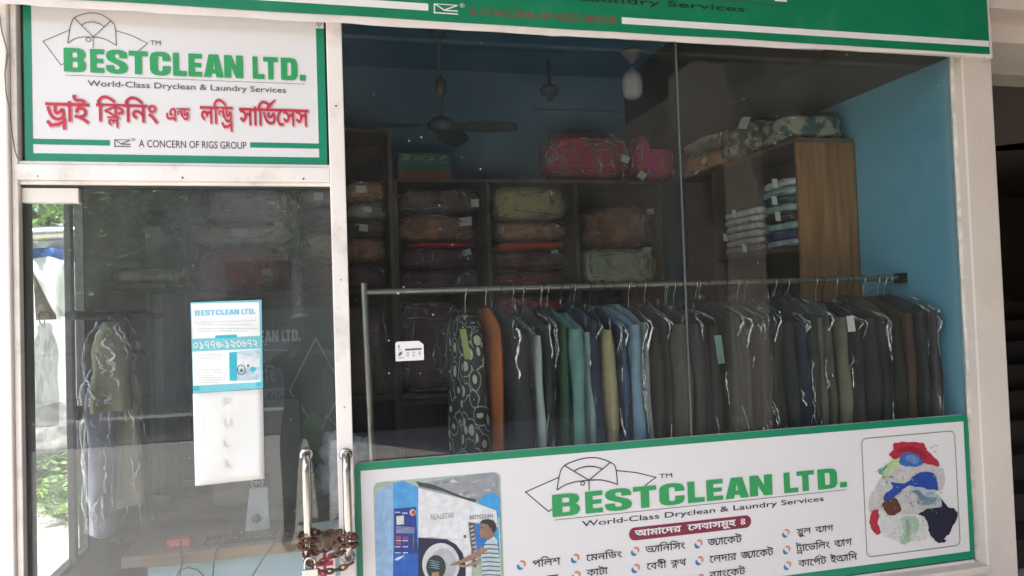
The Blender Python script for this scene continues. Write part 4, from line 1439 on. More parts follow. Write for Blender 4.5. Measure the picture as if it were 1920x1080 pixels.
def blob(x0, x1, y0, y1, z0, z1, seed, e=.5, folds=0, amp=.006, n=44, m=22, grow=1.0, freq=9):
    cx, cy, cz = (x0 + x1) / 2, (y0 + y1) / 2, (z0 + z1) / 2
    a, b, c = (x1 - x0) / 2, (y1 - y0) / 2, (z1 - z0) / 2
    vs = []
    for j in range(m + 1):
        v = -math.pi / 2 + math.pi * j / m
        for i in range(n):
            u = 2 * math.pi * i / n
            p = Vector((a * sp(math.cos(v), e) * sp(math.cos(u), e), b * sp(math.cos(v), e) * sp(math.sin(u), e), c * sp(math.sin(v), e)))
            k = noise.noise(Vector((p.x * freq + seed * 3.7, p.y * freq, p.z * freq * 1.3))) + .5 * noise.noise(Vector((p.x * freq * 2.6, p.y * freq * 2.6 + seed, p.z * freq * 3.5)))
            if folds:
                k -= 1.6 * abs(math.cos(folds * math.pi * (p.z / c * .5 + .5) + p.x * 2)) ** 6 * math.cos(v) ** .5
            d = p.normalized() * amp * k
            p = (p + d) * grow
            p.z = max(p.z, -c)
            vs.append((cx + p.x, cy + p.y, cz + p.z))
    fs = [(j * n + i, j * n + (i + 1) % n, (j + 1) * n + (i + 1) % n, (j + 1) * n + i) for j in range(m) for i in range(n)]
    return MB().add(vs, fs, True)


def cloth(name, c1, c2=None, scale=9, rough=.8, kind='noise', pos=(.42, .58)):
    m = M(name, c1, rough, vary=.22, scale=scale, bump=.3, bscale=40)
    if c2:
        n, l = m.node_tree.nodes, m.node_tree.links
        rp = [x for x in n if x.type == 'VALTORGB'][0]
        if kind == 'voronoi':
            tx = n.new('ShaderNodeTexVoronoi')
            tx.inputs['Scale'].default_value = scale
            mp = [x for x in n if x.type == 'MAPPING'][0]
            l.new(mp.outputs[0], tx.inputs['Vector'])
            l.new(tx.outputs['Distance'], rp.inputs[0])
        rp.color_ramp.elements[0].position, rp.color_ramp.elements[1].position = pos
        rp.color_ramp.elements[0].color = (*c1, 1)
        rp.color_ramp.elements[1].color = (*c2, 1)
    return m


SEED = [0]


def creases(mb, verts, n, m, count, rnd, parent, side='y', r=.0032):
    """folded ridges of film added as glint lines over the skin of a wrapped bundle"""
    f = MB()
    for _ in range(count):
        if side == 'y':
            i = n * rnd.uniform(.54, .96)
        else:
            i = n * rnd.uniform(.36, .68)
        j = m * rnd.uniform(.22, .80)
        di, dj = rnd.uniform(-1, 1), rnd.uniform(-1, 1)
        L = rnd.randint(4, 9)
        pts = []
        for k in range(L):
            ii, jj = int(round(i)) % n, min(m - 2, max(2, int(round(j))))
            v = Vector(verts[jj * n + ii])
            if not pts or (v - pts[-1]).length > .004:
                pts.append(v + Vector((0, -.002, 0) if side == 'y' else (-.002, -.001, 0)))
            di += rnd.uniform(-.35, .35)
            dj += rnd.uniform(-.35, .35)
            i += max(-1.3, min(1.3, di)) * n / 84
            j += max(-1.3, min(1.3, dj)) * m / 44
        if len(pts) > 2:
            rs_ = [r * (.25 + math.sin(math.pi * k / (len(pts) - 1)) * rnd.uniform(.5, 1.3)) for k in range(len(pts))]
            f.tube(pts, rs_, 6, False)
    f.build('glint_crease', FOLD, parent)  # shiny film ridges added to give the wrap its glints




def bundle(name, label, cat, box, mat, e=.5, folds=0, amp=.006, tags=(), wrap=True, group=None, rot=0, part='blanket'):
    x0, x1, y0, y1, z0, z1 = box
    SEED[0] += 1
    sd = SEED[0] * 1.37
    t = thing(name, label, cat, ((x0 + x1) / 2, (y0 + y1) / 2, z0), group)
    blob(x0, x1, y0, y1, z0 + .002, z1, sd, e, folds, amp).build(part, mat, t)
    if wrap:
        wb = blob(x0 - .006, x1 + .006, y0 - .008, y1 + .004, z0 + .0005, z1 + .008, sd + 5, e, 0, amp * 1.6 + .009, 84, 44, 1.0, 17)
        wv_ = list(wb.v)
        wb.build('plastic_wrap', WRAP_B, t)
        creases(None, wv_, 84, 44, int(10 + 90 * (x1 - x0) * (z1 - z0) / .06 * .22), random.Random(SEED[0]), t)
    for u, v, w, h, a in tags:
        cx, cz = x0 + (x1 - x0) * u, z0 + (z1 - z0) * v
        ca, sa = math.cos(a), math.sin(a)
        k = max(0, 1 - abs(2 * v - 1) ** 3) * max(.3, 1 - abs(2 * u - 1) ** 4)
        yy = y0 - .016 + (1 - k) * (y1 - y0) * .20
        MB().obox((cx, yy, cz), (w / 2 * ca, 0, w / 2 * sa), (0, .0006, 0), (-h / 2 * sa, -h * .12, h / 2 * ca)).build('paper_tag', TAG, t)
    if rot:
        t.rotation_euler.z = rot
    return t


def pxbox(a, b, c, d, Y=SY + .015, depth=.30, zfloor=None):
    x0, x1 = trace(a, (b + d) / 2, Y).x, trace(c, (b + d) / 2, Y).x
    z1, z0 = trace((a + c) / 2, b, Y).z, trace((a + c) / 2, d, Y).z
    return [x0, x1, Y, Y + depth, zfloor if zfloor is not None else z0, z1]


def stack(items, zfloor, **k):
    """bundles lying on one another from the shelf up"""
    z = zfloor
    for it in items:
        name, label, cat, px, mat, kw = it
        bx = pxbox(*px, **k)
        bx[4] = z
        z = bx[5] + .003
        bundle(name, label, cat, bx, mat, **kw)


RED = cloth('red_blanket', (0.7, 0.077, 0.091), (0.524, 0.044, 0.061), 14)
LAV = cloth('lavender_blanket', (0.7, 0.566, 0.632), (0.547, 0.435, 0.49), 5)
BEI = cloth('beige_blanket', (0.7, 0.7, 0.53), (0.7, 0.544, 0.367), 10)
CRE = cloth('cream_blanket', (0.7, 0.7, 0.51), (0.7, 0.653, 0.347), 6)
GRY = cloth('grey_blanket', (0.476, 0.413, 0.367), (0.309, 0.261, 0.245), 8)
DRK = cloth('dark_blanket', (0.106, 0.083, 0.082), (0.214, 0.152, 0.133), 9)
BRN = cloth('brown_blanket', (0.381, 0.164, 0.091), (0.595, 0.283, 0.154), 11)
PUR = cloth('purple_brown_blanket', (0.203, 0.109, 0.112), (0.13, 0.077, 0.082), 6)
FLO = cloth('floral_quilt', (0.381, 0.435, 0.408), (0.7, 0.566, 0.265), 26, kind='voronoi', pos=(.18, .34))
TAN = cloth('tan_patterned_blanket', (0.7, 0.37, 0.174), (0.476, 0.218, 0.122), 18)
PLM = cloth('plum_blanket', (0.179, 0.061, 0.072), (0.286, 0.109, 0.102), 13)
MRN = cloth('maroon_blanket', (0.357, 0.077, 0.061), (0.238, 0.065, 0.052), 9)
OLV = cloth('pale_olive_blanket', (0.7, 0.7, 0.469), (0.571, 0.544, 0.306), 14)
TBR = cloth('rust_brown_blanket', (0.571, 0.239, 0.122), (0.309, 0.131, 0.072), 10)
ROS = cloth('crimson_quilt', (0.7, 0.044, 0.112), (0.381, 0.119, 0.091), 17, pos=(.40, .62))
PNK = cloth('pink_quilt', (0.7, 0.065, 0.286), (0.7, 0.131, 0.184), 7)
OLB = cloth('olive_bedding', (0.381, 0.326, 0.174), (0.571, 0.457, 0.265), 8)
ORB = cloth('orange_brown_bedding', (0.7, 0.305, 0.072), (0.476, 0.174, 0.052), 7)
GRP = cloth('grey_green_patterned_bedding', (0.13, 0.142, 0.102), (0.619, 0.566, 0.367), 17, pos=(.45, .56))
TEB = cloth('teal_patterned_bedding', (0.048, 0.109, 0.122), (0.357, 0.37, 0.265), 13, pos=(.47, .54))
REDS = cloth('bright_red_cloth', (0.7, 0.055, 0.041), (0.7, 0.044, 0.03), 9)

G1 = 'wrapped blankets on the shelves'
stack([('blanket_bundle', 'big red blanket bundle in plastic resting on the shelf above the leaflet', 'bundle', (362, 462, 542, 546), RED, dict(e=.62, folds=2, amp=.008, group=G1, tags=[(.76, .42, .05, .035, .1)])),
       ('blanket_bundle', 'beige blanket bundle with two paper tags between the red and the lavender one', 'bundle', (350, 418, 546, 464), BEI, dict(e=.62, folds=2, group=G1, tags=[(.50, .55, .085, .045, 0), (.88, .95, .045, .03, .2)])),
       ('blanket_bundle', 'lavender grey blanket bundle on top of the beige bundle', 'bundle', (384, 352, 544, 418), LAV, dict(e=.42, folds=2, amp=.007, group=G1))], ZL)
stack([('blanket_bundle', 'dark bundle with pale streaks at the foot of the shelf beside the white post', 'bundle', (560, 494, 640, 545), DRK, dict(e=.62, folds=1, group=G1)),
       ('blanket_bundle', 'rolled cream blanket with a dark brown heart in plastic wrap', 'bundle', (560, 430, 640, 494), CRE, dict(e=.85, group=G1)),
       ('blanket_bundle', 'dark grey bundle lying on the rolled cream blanket', 'bundle', (561, 386, 640, 429), DRK, dict(e=.62, folds=1, group=G1)),
       ('blanket_bundle', 'grey bundle with a white tag at the top of the stack beside the post', 'bundle', (560, 352, 642, 385), GRY, dict(e=.62, group=G1, tags=[(.45, .5, .05, .04, 0)]))], ZL)
# brown heart of the roll
stack([('blanket_bundle', 'dark brown bundle low on the shelf right of the white post', 'bundle', (650, 492, 726, 545), PUR, dict(e=.62, folds=1, group=G1)),
       ('blanket_bundle', 'brown bundle with a bright fold right of the white post', 'bundle', (650, 444, 722, 492), BRN, dict(e=.55, group=G1)),
       ('blanket_bundle', 'dark bundle with a tilted white tag right of the white post', 'bundle', (650, 412, 724, 443), DRK, dict(e=.62, group=G1, tags=[(.42, .5, .05, .04, -.1)])),
       ('blanket_bundle', 'grey bundle with a small tag right of the white post', 'bundle', (652, 376, 728, 411), GRY, dict(e=.62, group=G1, tags=[(.48, .5, .045, .032, 0)])),
       ('blanket_bundle', 'olive brown bundle at the top of the stack right of the white post', 'bundle', (650, 336, 726, 375), TAN, dict(e=.6, group=G1, tags=[(.35, .5, .06, .04, 0)]))], ZL)
stack([('blanket_bundle', 'dull purple blanket at the foot of the first open bay', 'bundle', (760, 505, 905, 541), PUR, dict(e=.52, folds=2, group=G1)),
       ('blanket_bundle', 'purple brown blanket with a tag in the first open bay', 'bundle', (756, 464, 905, 504), PUR, dict(e=.52, folds=2, group=G1, tags=[(.80, .75, .05, .035, .3)])),
       ('blanket_bundle', 'thin red cloth folded between two bundles in the first open bay', 'bundle', (765, 453, 896, 463), REDS, dict(e=.62, amp=.002, group=G1, wrap=False)),
       ('blanket_bundle', 'rusty brown bundle with crinkled plastic in the first open bay', 'bundle', (745, 400, 893, 452), TBR, dict(e=.62, folds=2, group=G1, tags=[(.86, .7, .08, .05, .1)])),
       ('blanket_bundle', 'dark bundle with a white tag at the top of the first open bay', 'bundle', (748, 352, 906, 399), DRK, dict(e=.62, folds=2, group=G1, tags=[(.90, .40, .05, .045, .05)]))], ZR)
stack([('blanket_bundle', 'maroon brown bundle at the foot of the middle bay', 'bundle', (938, 507, 1072, 541), MRN, dict(e=.62, folds=2, group=G1)),
       ('blanket_bundle', 'dark plum bundle with a white tag in the middle bay', 'bundle', (930, 470, 1070, 506), PLM, dict(e=.58, folds=2, group=G1, tags=[(.80, .9, .045, .03, .1)])),
       ('blanket_bundle', 'bright red folded edge under the tan bundle in the middle bay', 'bundle', (936, 452, 1066, 469), REDS, dict(e=.52, amp=.003, group=G1, wrap=False)),
       ('blanket_bundle', 'tan patterned bundle in the middle bay under the floral quilt', 'bundle', (932, 413, 1072, 451), TAN, dict(e=.62, folds=1, group=G1)),
       ('blanket_bundle', 'floral tan quilt in shiny plastic at the top of the middle bay', 'bundle', (930, 346, 1068, 412), FLO, dict(e=.48, folds=1, amp=.008, group=G1))], ZR)
stack([('blanket_bundle', 'pale olive blanket bundle at the foot of the right bay', 'bundle', (1100, 465, 1234, 541), OLV, dict(e=.42, folds=2, amp=.008, group=G1, tags=[(.88, .92, .06, .045, 0)])),
       ('blanket_bundle', 'rust brown blanket bundle with a white tag in the right bay', 'bundle', (1100, 384, 1236, 464), TBR, dict(e=.62, folds=2, amp=.010, group=G1, tags=[(.90, .85, .05, .035, .1)]))], ZR)
# lower row
z2 = 1.08 + .012
stack([('blanket_bundle', 'brown bundle under crinkled plastic low behind the steel post', 'bundle', (750, 740, 862, 782), TBR, dict(e=.62, folds=1, amp=.012, group=G1)),
       ('blanket_bundle', 'large dull brown blanket behind the number label', 'bundle', (752, 566, 866, 738), PUR, dict(e=.3, folds=3, group=G1))], z2)
stack([('blanket_bundle', 'red folded cloth low behind the patterned dress', 'bundle', (925, 700, 1075, 770), REDS, dict(e=.58, folds=2, group=G1)),
       ('blanket_bundle', 'tan brown bundle in the lower middle bay', 'bundle', (926, 640, 1075, 698), TBR, dict(e=.62, folds=2, group=G1)),
       ('blanket_bundle', 'red bundle with a white fold behind the rail', 'bundle', (926, 556, 1072, 636), RED, dict(e=.62, folds=2, group=G1))], z2)
stack([('blanket_bundle', 'dark brown bundle in the lower left unit behind the steel post', 'bundle', (640, 575, 726, 740), PUR, dict(e=.35, folds=3, group=G1))], 1.12 + .012)

# things on top of the shelves
bundle('quilt_bundle', 'crimson quilt bundle in shiny plastic on top of the shelves', 'bundle', [*pxbox(1030, 240, 1192, 337, depth=.34)[:4], ZRT, sz(1110, 240, SY + .015)], ROS, e=.72, folds=2, amp=.012, tags=[(.88, .42, .05, .04, -.4)], part='quilt')
bundle('quilt_bundle', 'bright pink quilt bundle wedged beside the crimson one on the shelf top', 'bundle', [*pxbox(1196, 244, 1275, 337, depth=.34)[:4], ZRT, sz(1230, 244, SY + .015)], PNK, e=.75, folds=1, amp=.012, tags=[(.12, .12, .05, .045, -.6)], part='quilt')
bx = pxbox(747, 287, 845, 337, depth=.20)
cz0, cz1 = ZRT, bx[5]
ct = thing('carton', 'green and red printed carton on top of the shelves', 'box', ((bx[0] + bx[1]) / 2, SY + .1, cz0))
MB().box(bx[0], bx[1], bx[2], bx[3], cz0 + (cz1 - cz0) * .36, cz1).box(bx[0], bx[1], bx[2] + .0005, bx[3] - .0005, cz0, cz0 + (cz1 - cz0) * .359).build('body', M('carton_green', (.055, .14, .115), .5), ct)
MB().box(bx[0] - .0008, bx[1] + .0008, bx[2] - .001, bx[2], cz0 + .001, cz0 + (cz1 - cz0) * .28).build('red_band', M('carton_red', (.26, .06, .05), .5), ct)
MB().box(bx[0] - .0008, bx[1] + .0008, bx[2] - .001, bx[2], cz0 + (cz1 - cz0) * .62, cz0 + (cz1 - cz0) * .66).build('pale_line', M('carton_pale', (.13, .24, .20), .5), ct)
q = MB()
w_ = bx[1] - bx[0]
put(q, latin('BICA', .03), bx[0] + w_ * .31, bx[0] + w_ * .71, cz0 + (cz1 - cz0) * .70, cz0 + (cz1 - cz0) * .90, bx[2] - .0015)
q.ribbon([(bx[0] + w_ * .08, cz0 + (cz1 - cz0) * .92), (bx[0] + w_ * .2, cz0 + (cz1 - cz0) * .86), (bx[0] + w_ * .1, cz0 + (cz1 - cz0) * .78), (bx[0] + w_ * .23, cz0 + (cz1 - cz0) * .74)], .02, bx[2] - .0015)
q.ribbon([(bx[0] + w_ * .78, cz0 + (cz1 - cz0) * .76), (bx[0] + w_ * .92, cz0 + (cz1 - cz0) * .90)], .02, bx[2] - .0015)
q.build('lettering', M('carton_print', (.24, .32, .28), .5), ct)


# cabinet top: bedding in clear bags, front edge at X = CX, running back along the wall
def cab_bundle(label, y0, y1, z0, z1, mat, tg=None, e=.5, folds=2, x0=CX - .02, x1=XR - .02):
    SEED[0] += 1
    sd = SEED[0] * 2.1
    t = thing('bedding_bag', label, 'bundle', ((x0 + x1) / 2, (y0 + y1) / 2, z0), 'bedding on the cabinet')
    blob(x0, x1, y0, y1, z0 + .002, z1, sd, e, folds, .012).build('bedding', mat, t)
    wb = blob(x0 - .008, x1, y0 - .006, y1 + .006, z0 + .0005, z1 + .01, sd + 4, e, 0, .022, 84, 44, 1.0, 15)
    wv_ = list(wb.v)
    wb.build('clear_bag', WRAP_B, t)
    creases(None, wv_, 84, 44, 26, random.Random(SEED[0] + 50), t, 'x')
    if tg:
        for (yy, zz, s_, a) in tg:
            MB().obox((x0 - .016, yy, zz), (0, s_ * math.cos(a), s_ * math.sin(a)), (.0006, 0, 0), (0.01, -s_ * .7 * math.sin(a), s_ * .7 * math.cos(a))).build('paper_tag', TAG, t)
    return t


ct_ = CZT + .0205
yz = lambda px, py: (trace_x(px, py, CX - .02).y, trace_x(px, py, CX - .02).z)
cab_bundle('teal and dark patterned bedding at the near end of the cabinet top', .62, .93, ct_, yz(1560, 212)[1] - .005 if False else 2.53, TEB, None, .45)
cab_bundle('grey green patterned bedding with a large white tag on the cabinet top', .945, 1.36, ct_, 2.60, GRP, [(1.0, 2.565, .045, .25), (1.10, 2.52, .02, .2)], .55)
cab_bundle('orange brown bedding at the far end of the cabinet top', 1.375, 1.82, ct_, 2.52, ORB, [(1.45, 2.45, .025, .5), (1.55, 2.40, .02, .3)], .55)
cab_bundle('dull olive bedding piled on the orange bedding at the far end', 1.36, 1.86, 2.535, 2.76, OLB, [(1.48, 2.66, .03, .5)], .55)

# folded shirts in clear packets on the cabinet shelf
SH = [('pale grey shirt packet at the foot of the near stack on the cabinet', (.36, .38, .40)), ('navy shirt packet second from the foot of the near stack', (.03, .045, .12)), ('mint green shirt packet in the near stack', (.28, .40, .36)),
      ('black shirt packet in the middle of the near stack', (.03, .03, .035)), ('pale green shirt packet above the black one', (.33, .42, .37)), ('dark green shirt packet high in the near stack', (.03, .12, .085)),
      ('light blue grey shirt packet near the top of the near stack', (.34, .42, .44)), ('white shirt packet on top of the near stack', (.52, .54, .54))]
z = 1.872
rs = random.Random(4)


def packet(label, y0, y1, z, h, col, tagp):
    t = thing('shirt_packet', label, 'folded shirt', (CX + .15, (y0 + y1) / 2, z), 'folded shirts on the cabinet')
    m = cloth('folded_shirt', col, tuple(min(.9, c * 1.35) for c in col), 20)
    blob(CX + .002, CX + .28, y0, y1, z, z + h, rs.random() * 50, .35, 0, .006, 40, 12).build('shirt', m, t)
    wb = blob(CX - .004, CX + .285, y0 - .004, y1 + .004, z + .0003, z + h + .003, rs.random() * 50, .35, 0, .010, 48, 18, 1.0, 20)
    wv_ = list(wb.v)
    wb.build('clear_packet', WRAP_B, t)
    creases(None, wv_, 48, 18, 9, random.Random(int(z * 1e4)), t, 'x', .0026)
    if tagp:
        yy = y0 + (y1 - y0) * tagp
        MB().obox((CX - .014, yy, z + h * .6), (0, .022, .004), (.0006, 0, 0), (-.004, -.003, .022)).build('paper_tag', TAG, t)


for i, (lb, c) in enumerate(SH):
    h = .038 + .008 * rs.random()
    packet(lb, .66 + rs.uniform(-.01, .01), .93 + rs.uniform(-.01, .02), z, h, c, (.5, 0, .3, .35, 0, .45, 0, .4)[i] if i in (1, 3, 5, 7) else 0)
    z += h + .002
SH2 = [('brownish grey shirt packet at the foot of the far stack on the cabinet', (.22, .19, .17)), ('grey shirt packet low in the far stack', (.33, .33, .34)), ('pale pinkish shirt packet in the far stack', (.44, .38, .36)),
       ('light grey shirt packet in the middle of the far stack', (.42, .43, .44)), ('silver grey shirt packet near the top of the far stack', (.46, .47, .48)), ('white shirt packet on top of the far stack', (.55, .56, .56))]
z = 1.872
for i, (lb, c) in enumerate(SH2):
    h = .036 + .008 * rs.random()
    packet(lb, .965 + rs.uniform(-.01, .01), 1.37 + rs.uniform(-.02, .02), z, h, c, (.3, 0, .8, 0, 0, .55)[i])
    z += h + .002

# ------------------------------------------------------------------ ceiling fan, bulb, smoke alarm, pipe
fc = trace(828, 238, 1.40)
fan = thing('ceiling_fan', 'dark brown ceiling fan with brass rod sleeve hanging from the shop ceiling', 'ceiling fan', (fc.x, 1.40, 3.17))
MB().tube([(fc.x, 1.40, 3.168), (fc.x, 1.40, fc.z + .06)], .011, 10).build('rod', FANBR, fan)
MB().lathe((fc.x, 1.40, 3.168), [(.0, -.09), (.025, -.085), (.06, -.02), (.065, 0), (0, 0)], 18).build('canopy', FANBR, fan)
MB().lathe((fc.x, 1.40, fc.z + .17), [(.0, 0), (.022, 0), (.03, .03), (.03, .08), (.018, .10), (0, .10)], 16).build('sleeve', BRASS, fan)
MB().lathe((fc.x, 1.40, fc.z), [(.0, -.035), (.04, -.035), (.075, -.015), (.08, .015), (.06, .04), (.03, .05), (.0, .05)], 24).build('motor', FANBR, fan)
for k, ang in enumerate((-12, 66, 188)):
    a = R(ang)
    d, s_ = Vector((math.cos(a), math.sin(a), 0)), Vector((-math.sin(a), math.cos(a), 0))
    vs, fs = [], []
    for i in range(9):
        t = i / 8
        w = .035 + .035 * math.sin(math.pi * min(1, t * 1.1)) + (.015 if i > 1 else 0)
        if i == 8:
            w *= .6
        c = Vector((fc.x, 1.40, fc.z)) + d * (.08 + .33 * t) + Vector((0, 0, -.012 * t))
        for sgn, up_ in ((-1, .010), (1, -.010)):
            for th in (.002, -.002):
                vs.append(c + s_ * w * sgn + Vector((0, 0, up_ + th)))
    for i in range(8):
        k0, k1 = i * 4, i * 4 + 4
        fs += [(k0, k1, k1 + 2, k0 + 2), (k0 + 1, k0 + 3, k1 + 3, k1 + 1), (k0, k0 + 1, k1 + 1, k1), (k0 + 2, k1 + 2, k1 + 3, k0 + 3)]
    MB().add(vs, fs).build('blade', FANBR, fan)
bc = trace(1186, 160, 1.66)
bt_ = trace(1186, 96, 1.66).z
bl = thing('light_bulb', 'white unlit bulb in a ceiling holder above the clothes rail', 'bulb', (bc.x, 1.66, 3.17))
MB().lathe((bc.x, 1.66, bt_), [(0, 3.168 - bt_), (.050, 3.168 - bt_), (.066, .0), (.062, -.014), (.040, -.045), (.022, -.058), (.014, -.075), (0, -.075)], 20).build('holder', M('grey_bulb_holder', (.16, .16, .155), .5), bl)
zb1, zb0 = trace(1186, 132, 1.66).z, trace(1186, 186, 1.66).z
H_ = zb1 - zb0
MB().lathe((bc.x, 1.66, zb0), [(0, 0), (.036, .004), (.054, .018), (.062, H_ * .25), (.063, H_ * .62), (.054, H_ * .84), (.034, H_ * .95), (.018, H_), (.014, H_ + .012), (0, H_ + .012)], 24).build('globe', ENAMEL, bl)
sa = trace(1030, 168, 1.9)
own('ceiling_rose', MB().lathe((sa.x, 1.9, sa.z), [(0, 3.168 - sa.z), (.012, 3.168 - sa.z), (.012, .03), (.05, .02), (.06, .0), (.05, -.03), (.018, -.04), (.018, -.075), (0, -.08)], 18), M('dull_holder', (.09, .13, .16), .5), 'small grey ceiling light holder without bulb left of the white bulb', 'ceiling light')
p0, p1 = trace(1000, 207, 2.18), trace(1500, 222, 2.18)
own('wall_pipe', MB().tube([p0, (2.0, 2.18, (p0.z + p1.z) / 2)], .010, 8), M('pipe_grey', (.2, .25, .27), .5), 'thin pale conduit running along the back wall under the ceiling', 'pipe')

# ------------------------------------------------------------------ counter with computer
TZ = .75
TY0 = .42
tb = thing('counter_table', 'brown counter table with a wooden edge and pale blue front behind the door', 'table', (0, 1.0, .08))
TX0, TX1 = -.665, .72
MB().box(TX0 - .08, TX1, TY0 + .012, 1.77, TZ - .04, TZ).build('top', TABLETOP, tb)
MB().box(TX0, TX1, TY0, TY0 + .0115, TZ - .042, TZ + .001).build('edge_band', EDGEWOOD, tb, .002)
MB().box(TX0 + .02, TX1 - .01, TY0 + .05, TY0 + .07, .08, TZ - .042).build('front_panel', PALEBLUE, tb)
MB().box(TX0 + .0, TX0 + .02, TY0 + .05, 1.6, .08, TZ - .042).build('side_panel', PALEBLUE, tb)
MB().box(TX1 - .02, TX1, TY0 + .07, 1.6, .08, TZ - .042).build('side_panel', PALEBLUE, tb)

MY = .60
mx0, mx1 = trace(395, 850, MY).x, trace(566, 850, MY).x
mz0, mz1 = trace(480, 943, MY).z, trace(480, 750, MY).z
mo = thing('computer_monitor', 'black computer monitor seen from behind on the counter', 'monitor', ((mx0 + mx1) / 2, MY + .05, TZ))
MB().box(mx0, mx1, MY + .02, MY + .05, mz0, mz1).build('housing', BLACKPL, mo, .006)
lg = trace(480, 910, MY - .03)
nk = MB()
a, b = trace(468, 935, MY - .02), trace(502, 935, MY - .02)
c, d = trace(459, 1010, MY - .02), trace(507, 1010, MY - .02)
nk.add([(c.x, MY - .02, TZ + .012), (d.x, MY - .02, TZ + .012), (b.x, MY - .012, mz0 + .06), (a.x, MY - .012, mz0 + .06), (c.x, MY + .02, TZ + .012), (d.x, MY + .02, TZ + .012), (b.x, MY + .019, mz0 + .06), (a.x, MY + .019, mz0 + .06)],
       [(0, 1, 2, 3), (5, 4, 7, 6), (1, 5, 6, 2), (4, 0, 3, 7), (3, 2, 6, 7), (0, 4, 5, 1)])
nk.build('stand_neck', GREYPL, mo, .003)
h_ = trace(480, 973, MY - .025)
MB().lathe((h_.x, MY - .0215, h_.z), [(.0, 0), (.019, 0), (.019, .001)], 22, 'y').build('cable_hole', M('dark_grey_plastic', (.12, .12, .13), .5), mo)
MB().box(c.x - .05, d.x + .05, MY - .06, MY + .12, TZ + .0005, TZ + .0115).build('stand_base', BLACKPL, mo, .004)
MB().lathe((lg.x, MY + .018, lg.z), [(0, 0), (.05, 0), (.055, .004)], 24, 'y').build('badge_plate', BLACKPL, mo)
q = MB()
q.ribbon([(lg.x + .022 * math.cos(k * math.pi / 12), lg.z + .022 * math.sin(k * math.pi / 12)) for k in range(24)], .0035, MY + .0165, True)
put(q, latin('DELL', .02), lg.x - .016, lg.x + .016, lg.z - .007, lg.z + .007, MY + .0165)
q.build('badge', M('silver_print', (.6, .6, .62), .4), mo)

kb = thing('keyboard', 'black keyboard lying on the counter before the monitor', 'keyboard', (-.33, .53, TZ))
k0 = trace_z(395, 1004, TZ + .015)
MB().box(-.47, -.13, .47, .585 - .06, TZ + .0005, TZ + .016).build('body', BLACKPL, kb, .003)
q = MB()
for i in range(16):
    for j in range(3):
        q.box(-.465 + i * .0205, -.449 + i * .0205, .474 + j * .017, .487 + j * .017, TZ + .0155, TZ + .022)
q.build('keys', M('key_black', (.03, .03, .032), .4), kb)
tz_ = trace_z(355, 922, TZ)
own('blue_tray', MB().lathe((tz_.x, tz_.y, TZ + .001), [(0, 0), (.12, 0), (.165, .018), (.168, .021), (.12, .006), (0, .006)], 30), BLUEPL, 'shallow blue plastic dish on the far part of the counter', 'dish')
r0 = trace(337, 1018, .50)
rb = thing('red_box', 'small red plastic charger box on the counter edge', 'box', (r0.x, .50, TZ))
MB().box(r0.x - .042, r0.x + .042, .47, .53, TZ + .001, TZ + .036).build('body', REDPL, rb, .006)
MB().box(r0.x - .03, r0.x + .03, .4685, .4697, TZ + .012, TZ + .024).build('front_strip', M('pale_red_plastic', (.7, .2, .18), .4), rb)
pp = thing('crumpled_bag', 'crumpled white plastic bag with papers on the counter beside the white post', 'plastic bag', (0.07, .75, TZ))
blob(-.045, .20, .66, .86, TZ + .002, TZ + .34, 3.3, .8, 0, .06, 60, 34, 1, 11).build('bag', M('milky_plastic', (.34, .33, .36), .3, vary=.3, scale=20), pp)
own('paper_sheet', MB().obox((-.02, .56, TZ + .004), (.10, .02, 0), (-.015, .06, .006), (0, 0, .0006)), PAPER, 'loose white paper on the counter beside the white post', 'paper')
random.seed(2)
for lb, pts in (('black cable hanging over the counter edge below the red box', [(338, 1012), (340, 1030), (342, 1050), (338, 1075), (332, 1110)]),
                ('black cable pair hanging below the monitor', [(430, 1010), (412, 1022), (404, 1036), (401, 1060), (397, 1110)]),
                ('long black cable running down from the monitor to the lower right', [(533, 960), (528, 990), (512, 1020), (492, 1050), (476, 1075), (462, 1110)]),
                ('thin cable loop in front of the pale blue counter front', [(330, 1085), (336, 1070), (352, 1064), (370, 1068), (382, 1080), (384, 1100)])):
    P3 = [trace(x, y, TY0 - .012 + .0 * i) for i, (x, y) in enumerate(pts)]
    own('cable', MB().tube([Vector((*q_,)) for q_ in [(p.x, p.y, p.z) for p in P3]], .003, 6), BLACKPL, lb, 'cable')

# dark board with white lettering standing behind the counter
BDY = 1.0
bd = thing('standing_board', 'dark green board with white lettering standing behind the counter', 'sign board', (.05, BDY, TZ))
bxa, bxb = trace(415, 700, BDY).x, trace(632, 700, BDY).x
bza, bzb = TZ + .001, trace(540, 578, BDY).z
MB().box(bxa, bxb, BDY, BDY + .02, bza, bzb).build('board', M('dark_green_board', (.012, .040, .032), .4), bd)
q = MB()
T5 = lambda x, y: (lambda p: (p.x, p.z))(trace(x, y, BDY))
l_, r_ = T5(408, 640), T5(564, 640)
heavy_name(q, l_[0] if l_[0] > bxa else l_[0], r_[0], T5(520, 641)[1], T5(520, 619)[1], BDY - .001, 0)
q.build('shop_name_lettering', M('dim_white_print', (.36, .37, .36), .5), bd)
q = MB()
put(q, bengali(['ি', 'ন', 'ি', 'ং'], .02), T5(470, 705)[0], T5(517, 705)[0], T5(505, 716)[1], T5(505, 695)[1], BDY - .001, (0, .622))
put(q, bengali(['স', 'া', 'ি', 'ভ^', 'ে', 'স', 'স'], .02), T5(458, 740)[0], T5(534, 740)[0], T5(510, 749)[1], T5(510, 729)[1], BDY - .001, (0, .622))
put(q, bengali(['স', 'ব', 'া', 'র', ' ', 'ে', 'স', 'র', 'া'], .012), T5(504, 785)[0], T5(558, 785)[0], T5(530, 794)[1], T5(530, 779)[1], BDY - .001, (0, .622))
